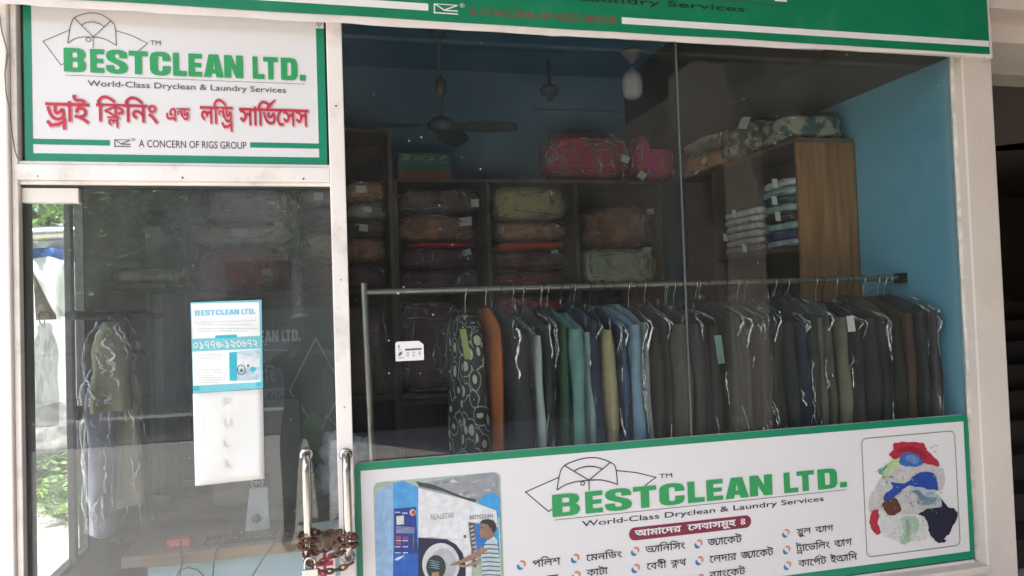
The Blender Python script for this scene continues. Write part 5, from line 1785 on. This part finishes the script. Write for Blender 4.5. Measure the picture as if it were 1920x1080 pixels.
for x0, x1, y0, y1 in ((470, 512, 806, 815), (470, 516, 840, 848), (495, 540, 655, 658)):
    q.flat([[T5(x0, y1), T5(x1, y1), T5(x1, y0), T5(x0, y0)]], BDY - .001)
q.build('slogan_lettering', M('dim_grey_print', (.20, .23, .22), .5), bd)
q = MB()
q.ribbon([T5(592, 634), T5(543, 733), T5(578, 782)], .006, BDY - .0012)
q.ribbon([T5(592, 634), T5(630, 705)], .006, BDY - .0016)
q.ribbon([T5(631, 752), T5(602, 803)], .005, BDY - .0012)
q.ribbon([T5(631, 800), T5(612, 778), T5(604, 812)], .004, BDY - .0018)
q.build('outline_mark', M('dim_white_line', (.30, .31, .30), .5), bd)
q = MB()
q.flat([[T5(556, 880), T5(604, 868), T5(622, 800), T5(585, 770), T5(560, 800)]], BDY - .0006)
q.build('green_patch', M('dull_green_print', (.03, .12, .05), .5), bd)

# items on the left wall
ws = thing('wall_shelf', 'short dark wall bracket shelf on the left wall beside the pale column', 'shelf', (-.85, 1.2, 1.74))
MB().box(-.899, -.66, .85, 1.62, 1.745, 1.765).build('board', M('dark_shelf', (.06, .05, .05), .5), ws)
fp = thing('wrapped_garment', 'flat pale garment in clear plastic lying on the left wall shelf', 'folded garment', (-.76, 1.05, 1.766))
blob(-.885, -.64, .86, 1.25, 1.767, 1.83, 9.1, .6, 0, .012).build('garment', cloth('pale_grey_cloth', (.40, .38, .34), (.28, .26, .24), 12), fp)
blob(-.892, -.632, .85, 1.26, 1.766, 1.838, 2.1, .6, 0, .02, 60, 30, 1, 15).build('clear_packet', WRAP_B, fp)
bundle('wrapped_bundle', 'grey bundle in clear plastic on top of the pale column', 'bundle', [-.97, -.62, 1.55, 1.95, 2.102, 2.36], cloth('smoke_grey_cloth', (.13, .13, .13), (.2, .2, .2), 8), e=.7, amp=.03, part='cloth')

# ------------------------------------------------------------------ clothes rail and garments
RY, RZ = .325, 1.688
rx0 = trace(683, 545, RY).x
rail = thing('clothes_rail', 'steel clothes rail on an upright post along the shop window', 'clothes rail', (rx0, RY, .08))
pb = trace(699, 880, RY)
MB().tube([(rx0, RY, RZ + .035), (rx0 + .012, RY, 1.1), (rx0 + .03, RY, .081)], .0125, 14).build('post', DULLSTEEL, rail)
MB().tube([(rx0 + .008, RY, RZ), (XR - .012, RY, RZ)], .0125, 14).build('bar', DULLSTEEL, rail)
MB().lathe((XR - .012, RY, RZ), [(0, 0)], 3) if False else None
MB().box(XR - .03, XR - .004, RY - .03, RY + .03, RZ - .022, RZ + .022).build('wall_bracket', BLACKPL, rail, .004)


def garment(name, label, cat, origin, mat, half=.235, thick=.05, ztop=-.075, length=.78, plastic=True, swing=.10, axis='y', seed=0, group='garments on the window rail', sleeves=True, hook=True, lean=0.0, part='cloth', hang=True):
    """origin: the point on the rail; widths run along y (axis='y') or along x (axis='x')"""
    o = Vector(origin)
    t = thing(name, label, cat, origin, group)
    rr = random.Random(seed)
    ph = [rr.uniform(0, 6.28) for _ in range(4)]

    def W(u, w, z):      # u: through the cloth, w: across the shoulders, z: down
        u += -swing * w
        if axis == 'y':
            return o + Vector((u, w, z))
        return o + Vector((w, -u, z))

    def loft(prof, mb, n=28, crinkle=0, sc=1.0, cw=0.0):
        vs = []
        for k, (z, h, th, c) in enumerate(prof):
            for i in range(n):
                a = 2 * math.pi * i / n
                w = c + (h * sc + cw) * sp(math.cos(a), .75)
                fold = .35 * th * math.sin(w * 62 + ph[0] + z * 5) * min(1, (prof[0][0] - z) * 5) + .25 * th * math.sin(w * 33 + ph[1] - z * 3)
                u = (th * sc + cw * .6) * sp(math.sin(a), .9) + fold
                p = W(u, w, z)
                if crinkle:
                    e = noise.noise(Vector((w * 13 + seed, u * 18, z * 5 + seed * 2.3))) + .7 * noise.noise(Vector((w * 34, u * 30 + seed, z * 11)))
                    p = p + (W(math.sin(a), math.cos(a), z) - W(0, 0, z)) * crinkle * e
                vs.append(p)
        m = len(prof)
        fs = [(k * n + i, k * n + (i + 1) % n, (k + 1) * n + (i + 1) % n, (k + 1) * n + i) for k in range(m - 1) for i in range(n)]
        mb.add([v for v in vs], fs, True)
        mb.add(vs[:n], [tuple(range(n))])
        mb.add(vs[-n:], [tuple(range(n))[::-1]])
        return mb

    th = thick / 2
    body = []
    N = 14
    zs = [ztop, ztop - .012, ztop - .03, ztop - .055, ztop - .085, ztop - .105]
    hs = [min(.045, half * .4), min(.07, half * .55), half * .52, half * .78, half * .97, half]
    ts = [.5, .7, .8, .85, .9, .9]
    for z, h, k in zip(zs, hs, ts):
        body.append((z, h, th * k, 0))
    for k in range(1, N):
        f = k / (N - 1)
        z = ztop - .105 - (length - .105) * f
        h = half * (1 - .10 * math.sin(math.pi * min(1, f * 1.6)) - (.06 if sleeves else 0)) * (1 + .015 * math.sin(f * 9 + ph[2]))
        body.append((z, h, th * (.95 + .12 * math.sin(f * 7 + ph[3])), lean * f))
    mb = loft(body, MB())
    if sleeves:
        for sgn in (-1, 1):
            L = rr.uniform(.5, .62)
            sl = []
            for k in range(11):
                f = k / 10
                z = ztop - .075 - L * f
                c = sgn * (half - .03 + .022 * math.sin(f * 2.2)) + lean * f * .3
                sl.append((z, .052 - .016 * f + .004 * math.sin(f * 11 + ph[1]), th * 1.12 * (1 - .25 * f) if k else th * .7, c))
            loft(sl, mb, 18)
    mb.build(part, mat, t)
    if plastic:
        sx_ = .046 if sleeves else .014
        pr_ = [(z + (.03 if k == 0 else .012), (h + (sx_ if k > 3 else .012 + sx_ * k * .2)) * (1 if k else .5), tt * 1.12 + .013, c) for k, (z, h, tt, c) in enumerate(body)]
        dense = []
        for a, b in zip(pr_[:-1], pr_[1:]):
            for k in range(3):
                f = k / 3
                dense.append(tuple(a[i] + (b[i] - a[i]) * f for i in range(4)))
        last = pr_[-1]
        dense.append(last)
        lm = loft(dense, MB(), 72, .016, 1.0, .004)
        lv = list(lm.v)
        lm.build('plastic_cover', WRAP, t)
        f_ = MB()
        rows = len(dense)
        for _ in range(rr.randint(8, 13)):
            col = 36 + rr.uniform(-11, 6) if axis == 'y' else (18 if swing >= 0 else 54) + rr.uniform(-12, 12)
            a0 = rr.randint(3, int(rows * .8))
            L = rr.randint(7, 26)
            pts = []
            for k in range(a0, min(rows - 2, a0 + L)):
                v = lv[k * 72 + int(round(col)) % 72]
                pts.append(v + Vector((0, -.0015, 0)))
                col += rr.uniform(-1.1, 1.1)
            if len(pts) > 3:
                sw_ = rr.uniform(.0016, .0058)
                f_.tube(pts, [sw_ * (.2 + rr.uniform(.3, 1.4) * math.sin(math.pi * k / (len(pts) - 1))) for k in range(len(pts))], 6, False)
        f_.build('glint_crease', FOLD, t)  # creases added along the cover to make bright glint streaks
    if hook:
        pts = [(0, .012)] + [(.0155 * math.cos(R(a)) if False else 0.0, 0) for a in ()]
        P3 = []
        for a in range(-150, 91, 20):
            P3.append(W(0, .0165 * math.sin(R(a)) * -1, .0165 * math.cos(R(a))))
        P3 = P3[::-1]
        P3 = [W(0, -.0165 * math.sin(R(a)), .0165 * math.cos(R(a))) for a in range(-110, 91, 20)]
        P3 += [W(0, -.012, -.02), W(0, 0, -.04), W(0, 0, ztop + .01)]
        MB().tube(P3, .0018, 6).build('hanger_hook', STEEL if rr.random() < .55 else BLACKPL, t)
    return t


def fab(name, c, vary=.18, bump=.3):
    return M(name, c, .85, vary=vary, scale=14, bump=bump, bscale=30)


# black cloth with cream leaves
LEAFPRINT = bpy.data.materials.new('black_cream_leaf_print')
LEAFPRINT.use_nodes = True
n, l = LEAFPRINT.node_tree.nodes, LEAFPRINT.node_tree.links
tc = n.new('ShaderNodeTexCoord')
mp = n.new('ShaderNodeMapping')
mp.inputs['Scale'].default_value = (14, 14, 9)
l.new(tc.outputs['Object'], mp.inputs[0])
nz = n.new('ShaderNodeTexNoise')
nz.inputs['Scale'].default_value = 1.1
l.new(mp.outputs[0], nz.inputs['Vector'])
mx = n.new('ShaderNodeMixRGB')
mx.inputs[0].default_value = .22
l.new(mp.outputs[0], mx.inputs[1])
l.new(nz.outputs['Color'], mx.inputs[2])
vo = n.new('ShaderNodeTexVoronoi')
vo.inputs['Scale'].default_value = 2.0
l.new(mx.outputs[0], vo.inputs['Vector'])
rp = n.new('ShaderNodeValToRGB')
rp.color_ramp.interpolation = 'CONSTANT'
rp.color_ramp.elements[0].color = (.36, .36, .25, 1)
rp.color_ramp.elements[1].position = .30
rp.color_ramp.elements[1].color = (.012, .014, .018, 1)
for p_, c_ in ((.55, (.30, .31, .22, 1)), (.60, (.012, .014, .018, 1))):
    e_ = rp.color_ramp.elements.new(p_)
    e_.color = c_
l.new(vo.outputs['Distance'], rp.inputs[0])
l.new(rp.outputs[0], n['Principled BSDF'].inputs['Base Color'])
n['Principled BSDF'].inputs['Roughness'].default_value = .8

BLK = fab('black_suiting', (.014, .014, .015))
CHA = fab('charcoal_suiting', (.030, .030, .031))
NAV = fab('navy_suiting', (.012, .018, .038))
GAR = [  # front px, colour, kind, plastic, thick, half, label
    (940, (.42, .115, .02), 'trousers', 0, .035, .20, 'orange garment hanging beside the leaf patterned dress'),
    (985, 'BLK', 'jacket', 1, .075, .235, 'black suit in crinkled plastic right of the orange garment'),
    (1019, (.42, .46, .45), 'shirt', 0, .035, .235, 'pale grey shirt sleeve between two black suits'),
    (1037, 'BLK', 'jacket', 1, .045, .225, 'narrow black suit in plastic right of the pale grey shirt'),
    (1053, (.19, .135, .06), 'trousers', 0, .030, .22, 'olive brown garment left of the green shirts'),
    (1068, (.03, .085, .045), 'shirt', 0, .030, .225, 'dark green shirt beside the olive brown garment'),
    (1083, (.15, .30, .255), 'shirt', 0, .042, .235, 'sea green shirt hanging left of the pale aqua one'),
    (1101, (.30, .41, .41), 'shirt', 0, .036, .23, 'pale aqua shirt right of the sea green shirt'),
    (1122, 'NAV', 'jacket', 1, .050, .22, 'navy jacket in plastic left of the khaki jacket'),
    (1147, (.40, .33, .185), 'jacket', 0, .040, .25, 'khaki jacket near the middle of the rail'),
    (1162, 'NAV', 'jacket', 1, .038, .225, 'navy suit in plastic right of the khaki jacket'),
    (1178, (.055, .11, .20), 'shirt', 1, .040, .235, 'mid blue shirt in plastic left of the light blue one'),
    (1195, (.22, .32, .43), 'shirt', 0, .036, .245, 'light blue shirt among the blue shirts'),
    (1210, (.24, .29, .31), 'shirt', 1, .034, .24, 'grey blue shirt at the right end of the blue shirts'),
    (1229, 'BLK', 'jacket', 0, .046, .23, 'black coat right of the blue shirts'),
    (1253, (.040, .033, .030), 'jacket', 1, .055, .225, 'dark brown suit in shiny plastic left of the taupe jacket'),
    (1284, (.145, .125, .10), 'jacket', 0, .044, .25, 'taupe jacket hanging at the glass joint'),
    (1307, 'CHA', 'jacket', 1, .046, .24, 'charcoal jacket in plastic just right of the glass joint'),
    (1327, 'BLK', 'jacket', 0, .044, .23, 'black jacket left of the suit with the mint tag'),
    (1349, 'BLK', 'jacket', 1, .046, .235, 'black suit with a mint green paper tag'),
    (1370, (.040, .045, .040), 'jacket', 0, .044, .235, 'dark olive grey jacket right of the mint tagged suit'),
    (1388, (.060, .056, .052), 'jacket', 1, .044, .235, 'brown grey suit in glittering plastic'),
    (1408, (.095, .085, .075), 'jacket', 1, .044, .24, 'taupe grey suit in glittering plastic'),
    (1428, (.070, .060, .052), 'jacket', 1, .044, .235, 'brownish suit in plastic right of the taupe grey one'),
    (1449, 'CHA', 'jacket', 1, .044, .23, 'charcoal suit in plastic right of the brownish one'),
    (1469, 'BLK', 'jacket', 1, .044, .235, 'black suit in plastic with pale streaks left of the dark blue suit'),
    (1489, (.020, .026, .034), 'jacket', 0, .044, .235, 'dark blue grey suit without plastic'),
    (1509, 'NAV', 'jacket', 1, .044, .23, 'navy suit in plastic left of the pale beige edge'),
    (1528, 'CHA', 'jacket', 1, .040, .24, 'charcoal suit tucked left of the grey beige jacket'),
    (1546, (.20, .19, .155), 'jacket', 0, .036, .24, 'grey beige jacket left of the large khaki sleeve'),
    (1566, (.13, .125, .085), 'jacket', 1, .044, .24, 'dark khaki jacket under plastic left of the large khaki sleeve'),
    (1594, (.25, .24, .165), 'jacket', 0, .040, .265, 'light khaki jacket with a long sleeve near the white card tag'),
    (1613, 'BLK', 'jacket', 1, .042, .24, 'black suit in plastic wearing a white card tag'),
    (1633, 'BLK', 'jacket', 0, .042, .235, 'plain black jacket right of the white card tag'),
    (1656, (.028, .036, .038), 'jacket', 1, .046, .24, 'dark slate suit in streaked plastic'),
    (1677, (.15, .13, .085), 'trousers', 0, .022, .235, 'narrow beige edged garment right of the slate suit'),
    (1694, (.050, .050, .036), 'jacket', 0, .042, .235, 'dark olive jacket left of the brown one'),
    (1714, (.13, .075, .045), 'jacket', 0, .034, .24, 'brown jacket near the right end of the rail'),
    (1735, 'CHA', 'jacket', 1, .044, .24, 'charcoal jacket in plastic right of the brown one'),
    (1757, (.150, .125, .140), 'jacket', 1, .040, .24, 'mauve grey jacket in plastic near the blue wall'),
    (1776, (.040, .043, .042), 'jacket', 1, .040, .235, 'dark grey jacket at the far right end against the blue wall'),
]
names = {'jacket': 'jacket', 'shirt': 'shirt', 'trousers': 'trousers'}
rs = random.Random(21)
for i, (px, c, kind, pl_, th_, hf, lb) in enumerate(GAR):
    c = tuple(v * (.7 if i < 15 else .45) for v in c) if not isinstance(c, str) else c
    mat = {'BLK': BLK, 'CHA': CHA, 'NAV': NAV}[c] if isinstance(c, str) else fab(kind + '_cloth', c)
    sw = .10 + rs.uniform(-.08, .10)
    yf = -hf
    px += rs.uniform(-7, 7)
    X = trace(px, 715, RY - hf - .01).x - sw * hf
    X = min(X, XR - .075)
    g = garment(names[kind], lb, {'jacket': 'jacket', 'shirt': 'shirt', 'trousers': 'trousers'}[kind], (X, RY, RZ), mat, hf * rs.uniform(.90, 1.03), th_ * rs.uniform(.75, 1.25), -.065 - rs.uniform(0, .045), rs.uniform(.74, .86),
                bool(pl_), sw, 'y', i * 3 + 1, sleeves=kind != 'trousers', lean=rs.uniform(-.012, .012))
    if 'mint green paper tag' in lb:
        a = trace(1348, 655, RY - hf - .03)
        MB().obox((a.x, RY - hf - .035, a.z), (.018, .006, 0), (0, .0006, 0), (-.006, 0, .055)).build('paper_tag', M('mint_tag', (.20, .34, .29), .7), g)
    if 'wearing a white card tag' in lb:
        a = trace(1594, 607, RY - hf - .03)
        MB().obox((a.x, RY - hf - .035, a.z), (.022, .006, 0), (0, .0006, 0), (-.003, 0, .032)).build('paper_tag', TAG, g)
# the leaf patterned dress turned a little towards the glass
X = trace(904, 720, .10).x
dress = garment('dress', 'black dress with cream leaf print at the left end of the rail', 'dress', (X - .012, RY, RZ), LEAFPRINT, .15, .085, -.10, .86, False, .16, 'y', 77, sleeves=False)
MB().obox((trace(872, 645, .12).x, .115, trace(872, 645, .12).z), (.012, .004, 0), (0, .001, 0), (-.008, 0, .055)).build('lime_tag', M('lime_cloth', (.36, .38, .13), .8), dress)
blob(X - .06, X + .055, RY - .11, RY + .1, RZ - .20, RZ - .07, 4.4, .9, 0, .02).build('grey_cover', WRAP_B, dress)

# rail along the left wall with garments
LRX = -.80
lr = thing('wall_rail', 'dark rail along the left wall carrying a few wrapped garments', 'clothes rail', (LRX, .7, 1.63))
MB().tube([(LRX, .10, 1.632), (LRX, 1.50, 1.632)], .016, 10).build('bar', M('dark_rail', (.05, .05, .055), .4), lr)
for y in (.63, 1.45):
    MB().tube([(LRX, y, 1.635), (-.899, y, 1.66)], .008, 8).build('bracket', M('dark_bracket', (.05, .05, .055), .4), lr)
GL = 'garments on the left wall rail'


def lgar(name, label, cat, p0, p1, ytop, ybot, Y, col, seed, thick=.05, plastic=True, slv=False):
    xa, xb = trace(p0, (ytop + ybot) / 2, Y).x, trace(p1, (ytop + ybot) / 2, Y).x
    zt, zb = trace((p0 + p1) / 2, ytop, Y).z, trace((p0 + p1) / 2, ybot, Y).z
    return garment(name, label, cat, ((xa + xb) / 2, Y, 1.632), fab(name + '_cloth', col), (xb - xa) / 2, thick, zt - 1.632, zt - zb, plastic, .25, 'x', seed, GL, sleeves=slv)


lgar('shirt', 'yellow green shirt hanging crumpled on the left wall rail', 'shirt', 176, 244, 604, 770, .46, (.34, .32, .20), 201, .09)
lgar('coat', 'lavender coat in a long clear cover on the left wall rail', 'coat', 163, 216, 700, 1000, .52, (.38, .35, .47), 202, .10)
lgar('coat', 'beige coat in plastic right of the lavender one on the left wall rail', 'coat', 204, 268, 690, 945, .60, (.40, .35, .27), 203, .10)
lgar('coat', 'dark coat in plastic behind the beige coat on the left wall rail', 'coat', 215, 282, 640, 1010, .85, (.06, .055, .06), 204, .07)
lgar('garment', 'grey garment in clear plastic nearest the left side window', 'garment', 62, 108, 606, 800, .16, (.42, .42, .41), 205, .03, False)
for o in list(bpy.data.objects):
    if o.parent and o.parent.get('label', '').startswith('grey garment in clear') and o.name.startswith('cloth'):
        o.data.materials[0] = pane_material('milky_cover', .08, (.95, .95, .95), .1, haze=(.15, .35), wav=14, wdist=.06)

# ------------------------------------------------------------------ beyond the side window
def leaf_cloud(mb, c, r, n, size, rnd, squash=.8):
    for _ in range(n):
        while True:
            p = Vector((rnd.uniform(-1, 1), rnd.uniform(-1, 1), rnd.uniform(-1, 1)))
            if p.length < 1:
                break
        k = noise.noise(Vector((p.x * 2.2 + c[0], p.y * 2.2 + c[1], p.z * 2.2)))
        if k < -.12:
            continue
        q = Vector(c) + Vector((p.x * r, p.y * r, p.z * r * squash))
        d = Vector((rnd.uniform(-1, 1), rnd.uniform(-1, 1), rnd.uniform(-.6, .6))).normalized()
        s = d.cross(Vector((rnd.uniform(-1, 1), rnd.uniform(-1, 1), rnd.uniform(-1, 1)))).normalized()
        L = size * rnd.uniform(.6, 1.3)
        mb.add([q - d * L, q + s * L * .35, q + d * L, q - s * L * .35], [(0, 1, 2, 3)])


def tree(label, x, y, h, r, seed, mat):
    rnd = random.Random(seed)
    t = thing('tree', label, 'tree', (x, y, 0), 'trees around the shop')
    tk = MB().tube([(x, y, 0), (x + .05, y, h * .3), (x - .04, y + .05, h * .55), (x + .1, y, h * .85)], [.16, .13, .10, .05], 10)
    for k in range(5):
        a = k * 1.3
        tk.tube([(x, y, h * (.4 + .08 * k)), (x + math.cos(a) * r * .4, y + math.sin(a) * r * .4, h * (.55 + .08 * k)), (x + math.cos(a) * r * .8, y + math.sin(a) * r * .8, h * (.65 + .08 * k))], [.06, .04, .02], 7)
    tk.build('trunk', BARK, t)
    cr = MB()
    for k in range(9):
        a, rr = rnd.uniform(0, 6.28), rnd.uniform(0, r * .65)
        leaf_cloud(cr, (x + math.cos(a) * rr, y + math.sin(a) * rr, h * rnd.uniform(.55, 1.0)), r * rnd.uniform(.4, .65), 420, .10, rnd)
    cr.build('crown', mat, t)


def fern(label, x, y, z, h, seed, mat, n=16):
    rnd = random.Random(seed)
    t = thing('fern', label, 'plant', (x, y, z), 'plants by the side window')
    fo, stm = MB(), MB()
    for k in range(n):
        a = rnd.uniform(0, 6.28)
        d = Vector((math.cos(a), math.sin(a), 0))
        s = Vector((-math.sin(a), math.cos(a), 0))
        L = h * rnd.uniform(.7, 1.15)
        pts = []
        for i in range(9):
            f = i / 8
            pts.append(Vector((x, y, z)) + d * L * .75 * f + Vector((0, 0, L * (1.15 * f - .75 * f * f))))
        stm.tube(pts, .003, 5, False)
        for i in range(1, 9):
            p = pts[i]
            w = L * .26 * (1 - (i / 9) ** 2)
            dd = (pts[i] - pts[i - 1]).normalized()
            for sg in (-1, 1):
                tip = p + s * sg * w + dd * w * .45 + Vector((0, 0, -w * .25))
                fo.add([p - dd * .012, p + (tip - p) * .5 - dd * .014, tip, p + (tip - p) * .5 + dd * .018], [(0, 1, 2, 3)])
    fo.build('frond', mat, t)
    stm.build('stem', LEAF3, t)


tag(MB().box(-14, -1.01, -.5, 12, .001, .36).build('sand_bank', SAND), 'pale sunlit sand beside the shop', kind='structure')
own('garden_wall', MB().box(-9, -1.2, 5.4, 5.6, .0, 1.66), PALEWALL, 'low pale garden wall beyond the side window', 'wall')
fern('pale green fern close outside the side window', -1.80, 3.1, .36, .62, 1, LEAF2, 22)
fern('darker fern behind the pale one outside the side window', -2.15, 3.7, .36, .75, 2, LEAF, 20)
fern('small low fern at the foot of the ferns outside the side window', -1.62, 2.75, .36, .30, 3, LEAF2, 12)
fern('dry grey fern beside the shop wall beyond the side window', -1.72, 3.5, .36, .8, 4, LEAF3, 16)
rb_ = thing('rubble_heap', 'grey rubble heap under the ferns outside the side window', 'rubble', (-1.9, 3.2, .3))
blob(-3.2, -1.4, 3.6, 4.8, .36, .85, 6.2, .9, 0, .22, 50, 26, 1, 3).build('heap', M('rubble_grey', (.22, .20, .19), .95, vary=.5, scale=9, bump=.8, bscale=18), rb_)
aw = thing('tarp_awning', 'white and blue tarp hanging from a silver pole outside the side window', 'awning', (-1.8, 3.2, 2.0))
p0, p1 = trace(30, 440, 3.2), trace(152, 432, 3.2)
MB().tube([p0, p1 + Vector((.3, 0, 0))], .05, 12).build('pole', STEEL, aw)
for x in (p0.x - .02, p1.x + .3):
    MB().tube([(x, 3.2, .3), (x, 3.2, p0.z)], .03, 8).build('leg', STEEL, aw)


def sheet(rows, name, mat, parent, y):
    n = 12
    vs, fs = [], []
    for j, (xa, xb, z) in enumerate(rows):
        for i in range(n + 1):
            f = i / n
            vs.append((xa + (xb - xa) * f, y + .05 * math.sin(f * 9 + j) + .03 * j, z + .02 * math.sin(f * 6)))
    for j in range(len(rows) - 1):
        for i in range(n):
            k = j * (n + 1) + i
            fs.append((k, k + n + 1, k + n + 2, k + 1))
    o = MB().add(vs, fs, True).build(name, mat, parent)
    m = o.modifiers.new('thickness', 'SOLIDIFY')
    m.thickness = .01
    return o


zz = lambda py: trace(90, py, 3.2).z
xq = lambda px: trace(px, 500, 3.2).x
sheet([(xq(35), xq(160), zz(440)), (xq(35), xq(160), zz(468))], 'grey_sheet', M('grey_tarp', (.5, .52, .53), .5), aw, 3.24)
sheet([(xq(45), xq(160), zz(468)), (xq(50), xq(160), zz(486))], 'blue_sheet', BLUETARP, aw, 3.22)
sheet([(xq(52), xq(160), zz(486)), (xq(66), xq(160), zz(530)), (xq(84), xq(155), zz(575)), (xq(100), xq(140), zz(600))], 'white_sheet', TARP, aw, 3.20)
own('white_house', MB().box(-14, -3.2, 13, 17, 0, 3.3), M('bright_white_wall', (.8, .8, .79), .8, vary=.03), 'white house wall far beyond the garden wall', 'house')
tree('green tree beyond the garden wall seen through the side window', -3.6, 8.5, 4.6, 1.7, 5, LEAF2)
tree('second green tree further left beyond the garden wall', -6.5, 10.5, 5.5, 2.0, 6, LEAF)

# ------------------------------------------------------------------ across the road, seen in the glass
tag(MB().box(-40, 40, -11, -8.3, .001, .02).build('road', M('asphalt', (.07, .07, .07), .9, vary=.2)), 'grey road in front of the porch', kind='structure')
hs = thing('house', 'grey house with a barred gate across the road', 'house', (-5, -15, 0))
MB().box(-9.5, 0.2, -18, -14, 0, 4.4).build('wall', M('grey_house_wall', (.62, .56, .56), .9, vary=.1, scale=1), hs)
MB().box(-10, 0.6, -18.5, -13.6, 4.4, 4.65).build('roof', ROOFCONC, hs)
for x in (-8.2, -2.0):
    w_ = MB().box(x, x + 1.3, -14.0, -13.97, 1.2, 2.8).build('window', M('dark_house_window', (.03, .03, .035), .2), hs)
    f_ = MB()
    for k in range(5):
        f_.box(x + .3 * k, x + .3 * k + .04, -13.965, -13.94, 1.2, 2.8)
    f_.build('bars', M('bar_grey', (.2, .2, .2), .5), w_)
g_ = MB().box(-5.6, -3.4, -14.0, -13.95, 0.1, 2.6).build('gate', M('pale_gate', (.5, .42, .42), .6), hs)
f_ = MB()
for k in range(6):
    f_.box(-5.6 + .43 * k, -5.55 + .43 * k, -13.945, -13.90, .1, 2.6)
for z in (.1, 1.0, 1.8, 2.55):
    f_.box(-5.6, -3.4, -13.895, -13.88, z, z + .06)
f_.build('gate_bars', M('gate_bar', (.08, .05, .05), .5), g_)
tree('street tree standing left of the grey house', -10.5, -12.5, 5.5, 2.2, 7, LEAF)
tree('street tree standing right of the grey house', 0.4, -12.4, 5.0, 1.7, 8, LEAF)
tree('small street tree in front of the grey house gate', -3.9, -11.4, 4.4, 1.6, 9, LEAF2)
tree('low leafy street tree at the left corner of the grey house', -6.6, -11.6, 3.6, 1.5, 10, LEAF)

# ------------------------------------------------------------------ the photographer, seen only as a reflection in the glass
def skinned(name, joints, bones, mat, parent, root, sub=2):
    me = bpy.data.meshes.new(name)
    keys = list(joints)
    off = parent.location if parent else Vector()
    me.from_pydata([Vector(joints[k][:3]) - off for k in keys], [(keys.index(a), keys.index(b)) for a, b in bones], [])
    me.materials.append(mat)
    o = bpy.data.objects.new(name, me)
    COL.objects.link(o)
    o.parent = parent
    sk = o.modifiers.new('skin', 'SKIN')
    sk.use_smooth_shade = True
    if not me.skin_vertices:
        bm = bmesh.new(); bm.from_mesh(me); bm.verts.layers.skin.verify(); bm.to_mesh(me); bm.free()
    for i, k in enumerate(keys):
        r = joints[k][3]
        me.skin_vertices[0].data[i].radius = r if isinstance(r, tuple) else (r, r)
        me.skin_vertices[0].data[i].use_root = (k == root)
    sd = o.modifiers.new('subd', 'SUBSURF')
    sd.levels = sd.render_levels = sub
    return o


px_, py_ = -.17, -3.02
pe = thing('person', 'person in dark clothes holding up a phone to photograph the shop', 'person', (px_, py_, 0))
J = {'pelvis': (px_, py_, .88, (.15, .10)), 'waist': (px_, py_ + .01, 1.02, (.135, .09)), 'chest': (px_, py_, 1.22, (.165, .105)), 'neck': (px_, py_ + .01, 1.36, .055), 'throat': (px_, py_ + .02, 1.41, .05),
     'head': (px_, py_ + .04, 1.50, (.072, .09)), 'crown': (px_, py_ + .03, 1.585, (.06, .075))}
B = [('pelvis', 'waist'), ('waist', 'chest'), ('chest', 'neck'), ('neck', 'throat'), ('throat', 'head'), ('head', 'crown')]
for s_, nm in ((-1, 'l'), (1, 'r')):
    J[nm + 'sh'] = (px_ + s_ * .17, py_, 1.32, .055)
    J[nm + 'el'] = (px_ + s_ * .27, py_ + .16, 1.22, .042)
    J[nm + 'wr'] = (px_ + .16 + s_ * .10, py_ + .33, 1.52, .027)
    J[nm + 'pa'] = (px_ + .16 + s_ * .085, py_ + .355, 1.575, (.030, .018))
    J[nm + 'hp'] = (px_ + s_ * .10, py_, .80, .085)
    J[nm + 'kn'] = (px_ + s_ * .11, py_ + .02, .46, .058)
    J[nm + 'an'] = (px_ + s_ * .12, py_ - .01, .09, .040)
    J[nm + 'to'] = (px_ + s_ * .14, py_ + .15, .04, .036)
    B += [('chest', nm + 'sh'), (nm + 'sh', nm + 'el'), (nm + 'el', nm + 'wr'), (nm + 'wr', nm + 'pa'), ('pelvis', nm + 'hp'), (nm + 'hp', nm + 'kn'), (nm + 'kn', nm + 'an'), (nm + 'an', nm + 'to')]
    for k in range(4):
        a, b, c = nm + 'f%da' % k, nm + 'f%db' % k, nm + 'f%dc' % k
        zf = 1.572 + .017 * k
        J[a] = (px_ + .16 + s_ * .090, py_ + .372, zf + .004, .0085)
        J[b] = (px_ + .16 + s_ * .078, py_ + .392, zf + .008, .008)
        J[c] = (px_ + .16 + s_ * .055, py_ + .394, zf + .009, .007)
        B += [(nm + 'pa', a), (a, b), (b, c)]
    J[nm + 't1'] = (px_ + .16 + s_ * .062, py_ + .352, 1.565, .0095)
    J[nm + 't2'] = (px_ + .16 + s_ * .045, py_ + .358, 1.590, .008)
    B += [(nm + 'pa', nm + 't1'), (nm + 't1', nm + 't2')]
skinned('body', J, B, DKSHIRT, pe, 'pelvis')
blob(px_ - .085, px_ + .085, py_ - .07, py_ + .12, 1.505, 1.635, 3.0, .95, 0, .01).build('hair', HAIR, pe)
ph_ = thing('phone', 'dark phone held up in both hands by the person', 'phone', (px_ + .16, py_ + .38, 1.60))
MB().box(px_ + .085, px_ + .235, py_ + .366, py_ + .376, 1.565, 1.64).build('case', BLACKPL, ph_, .003)
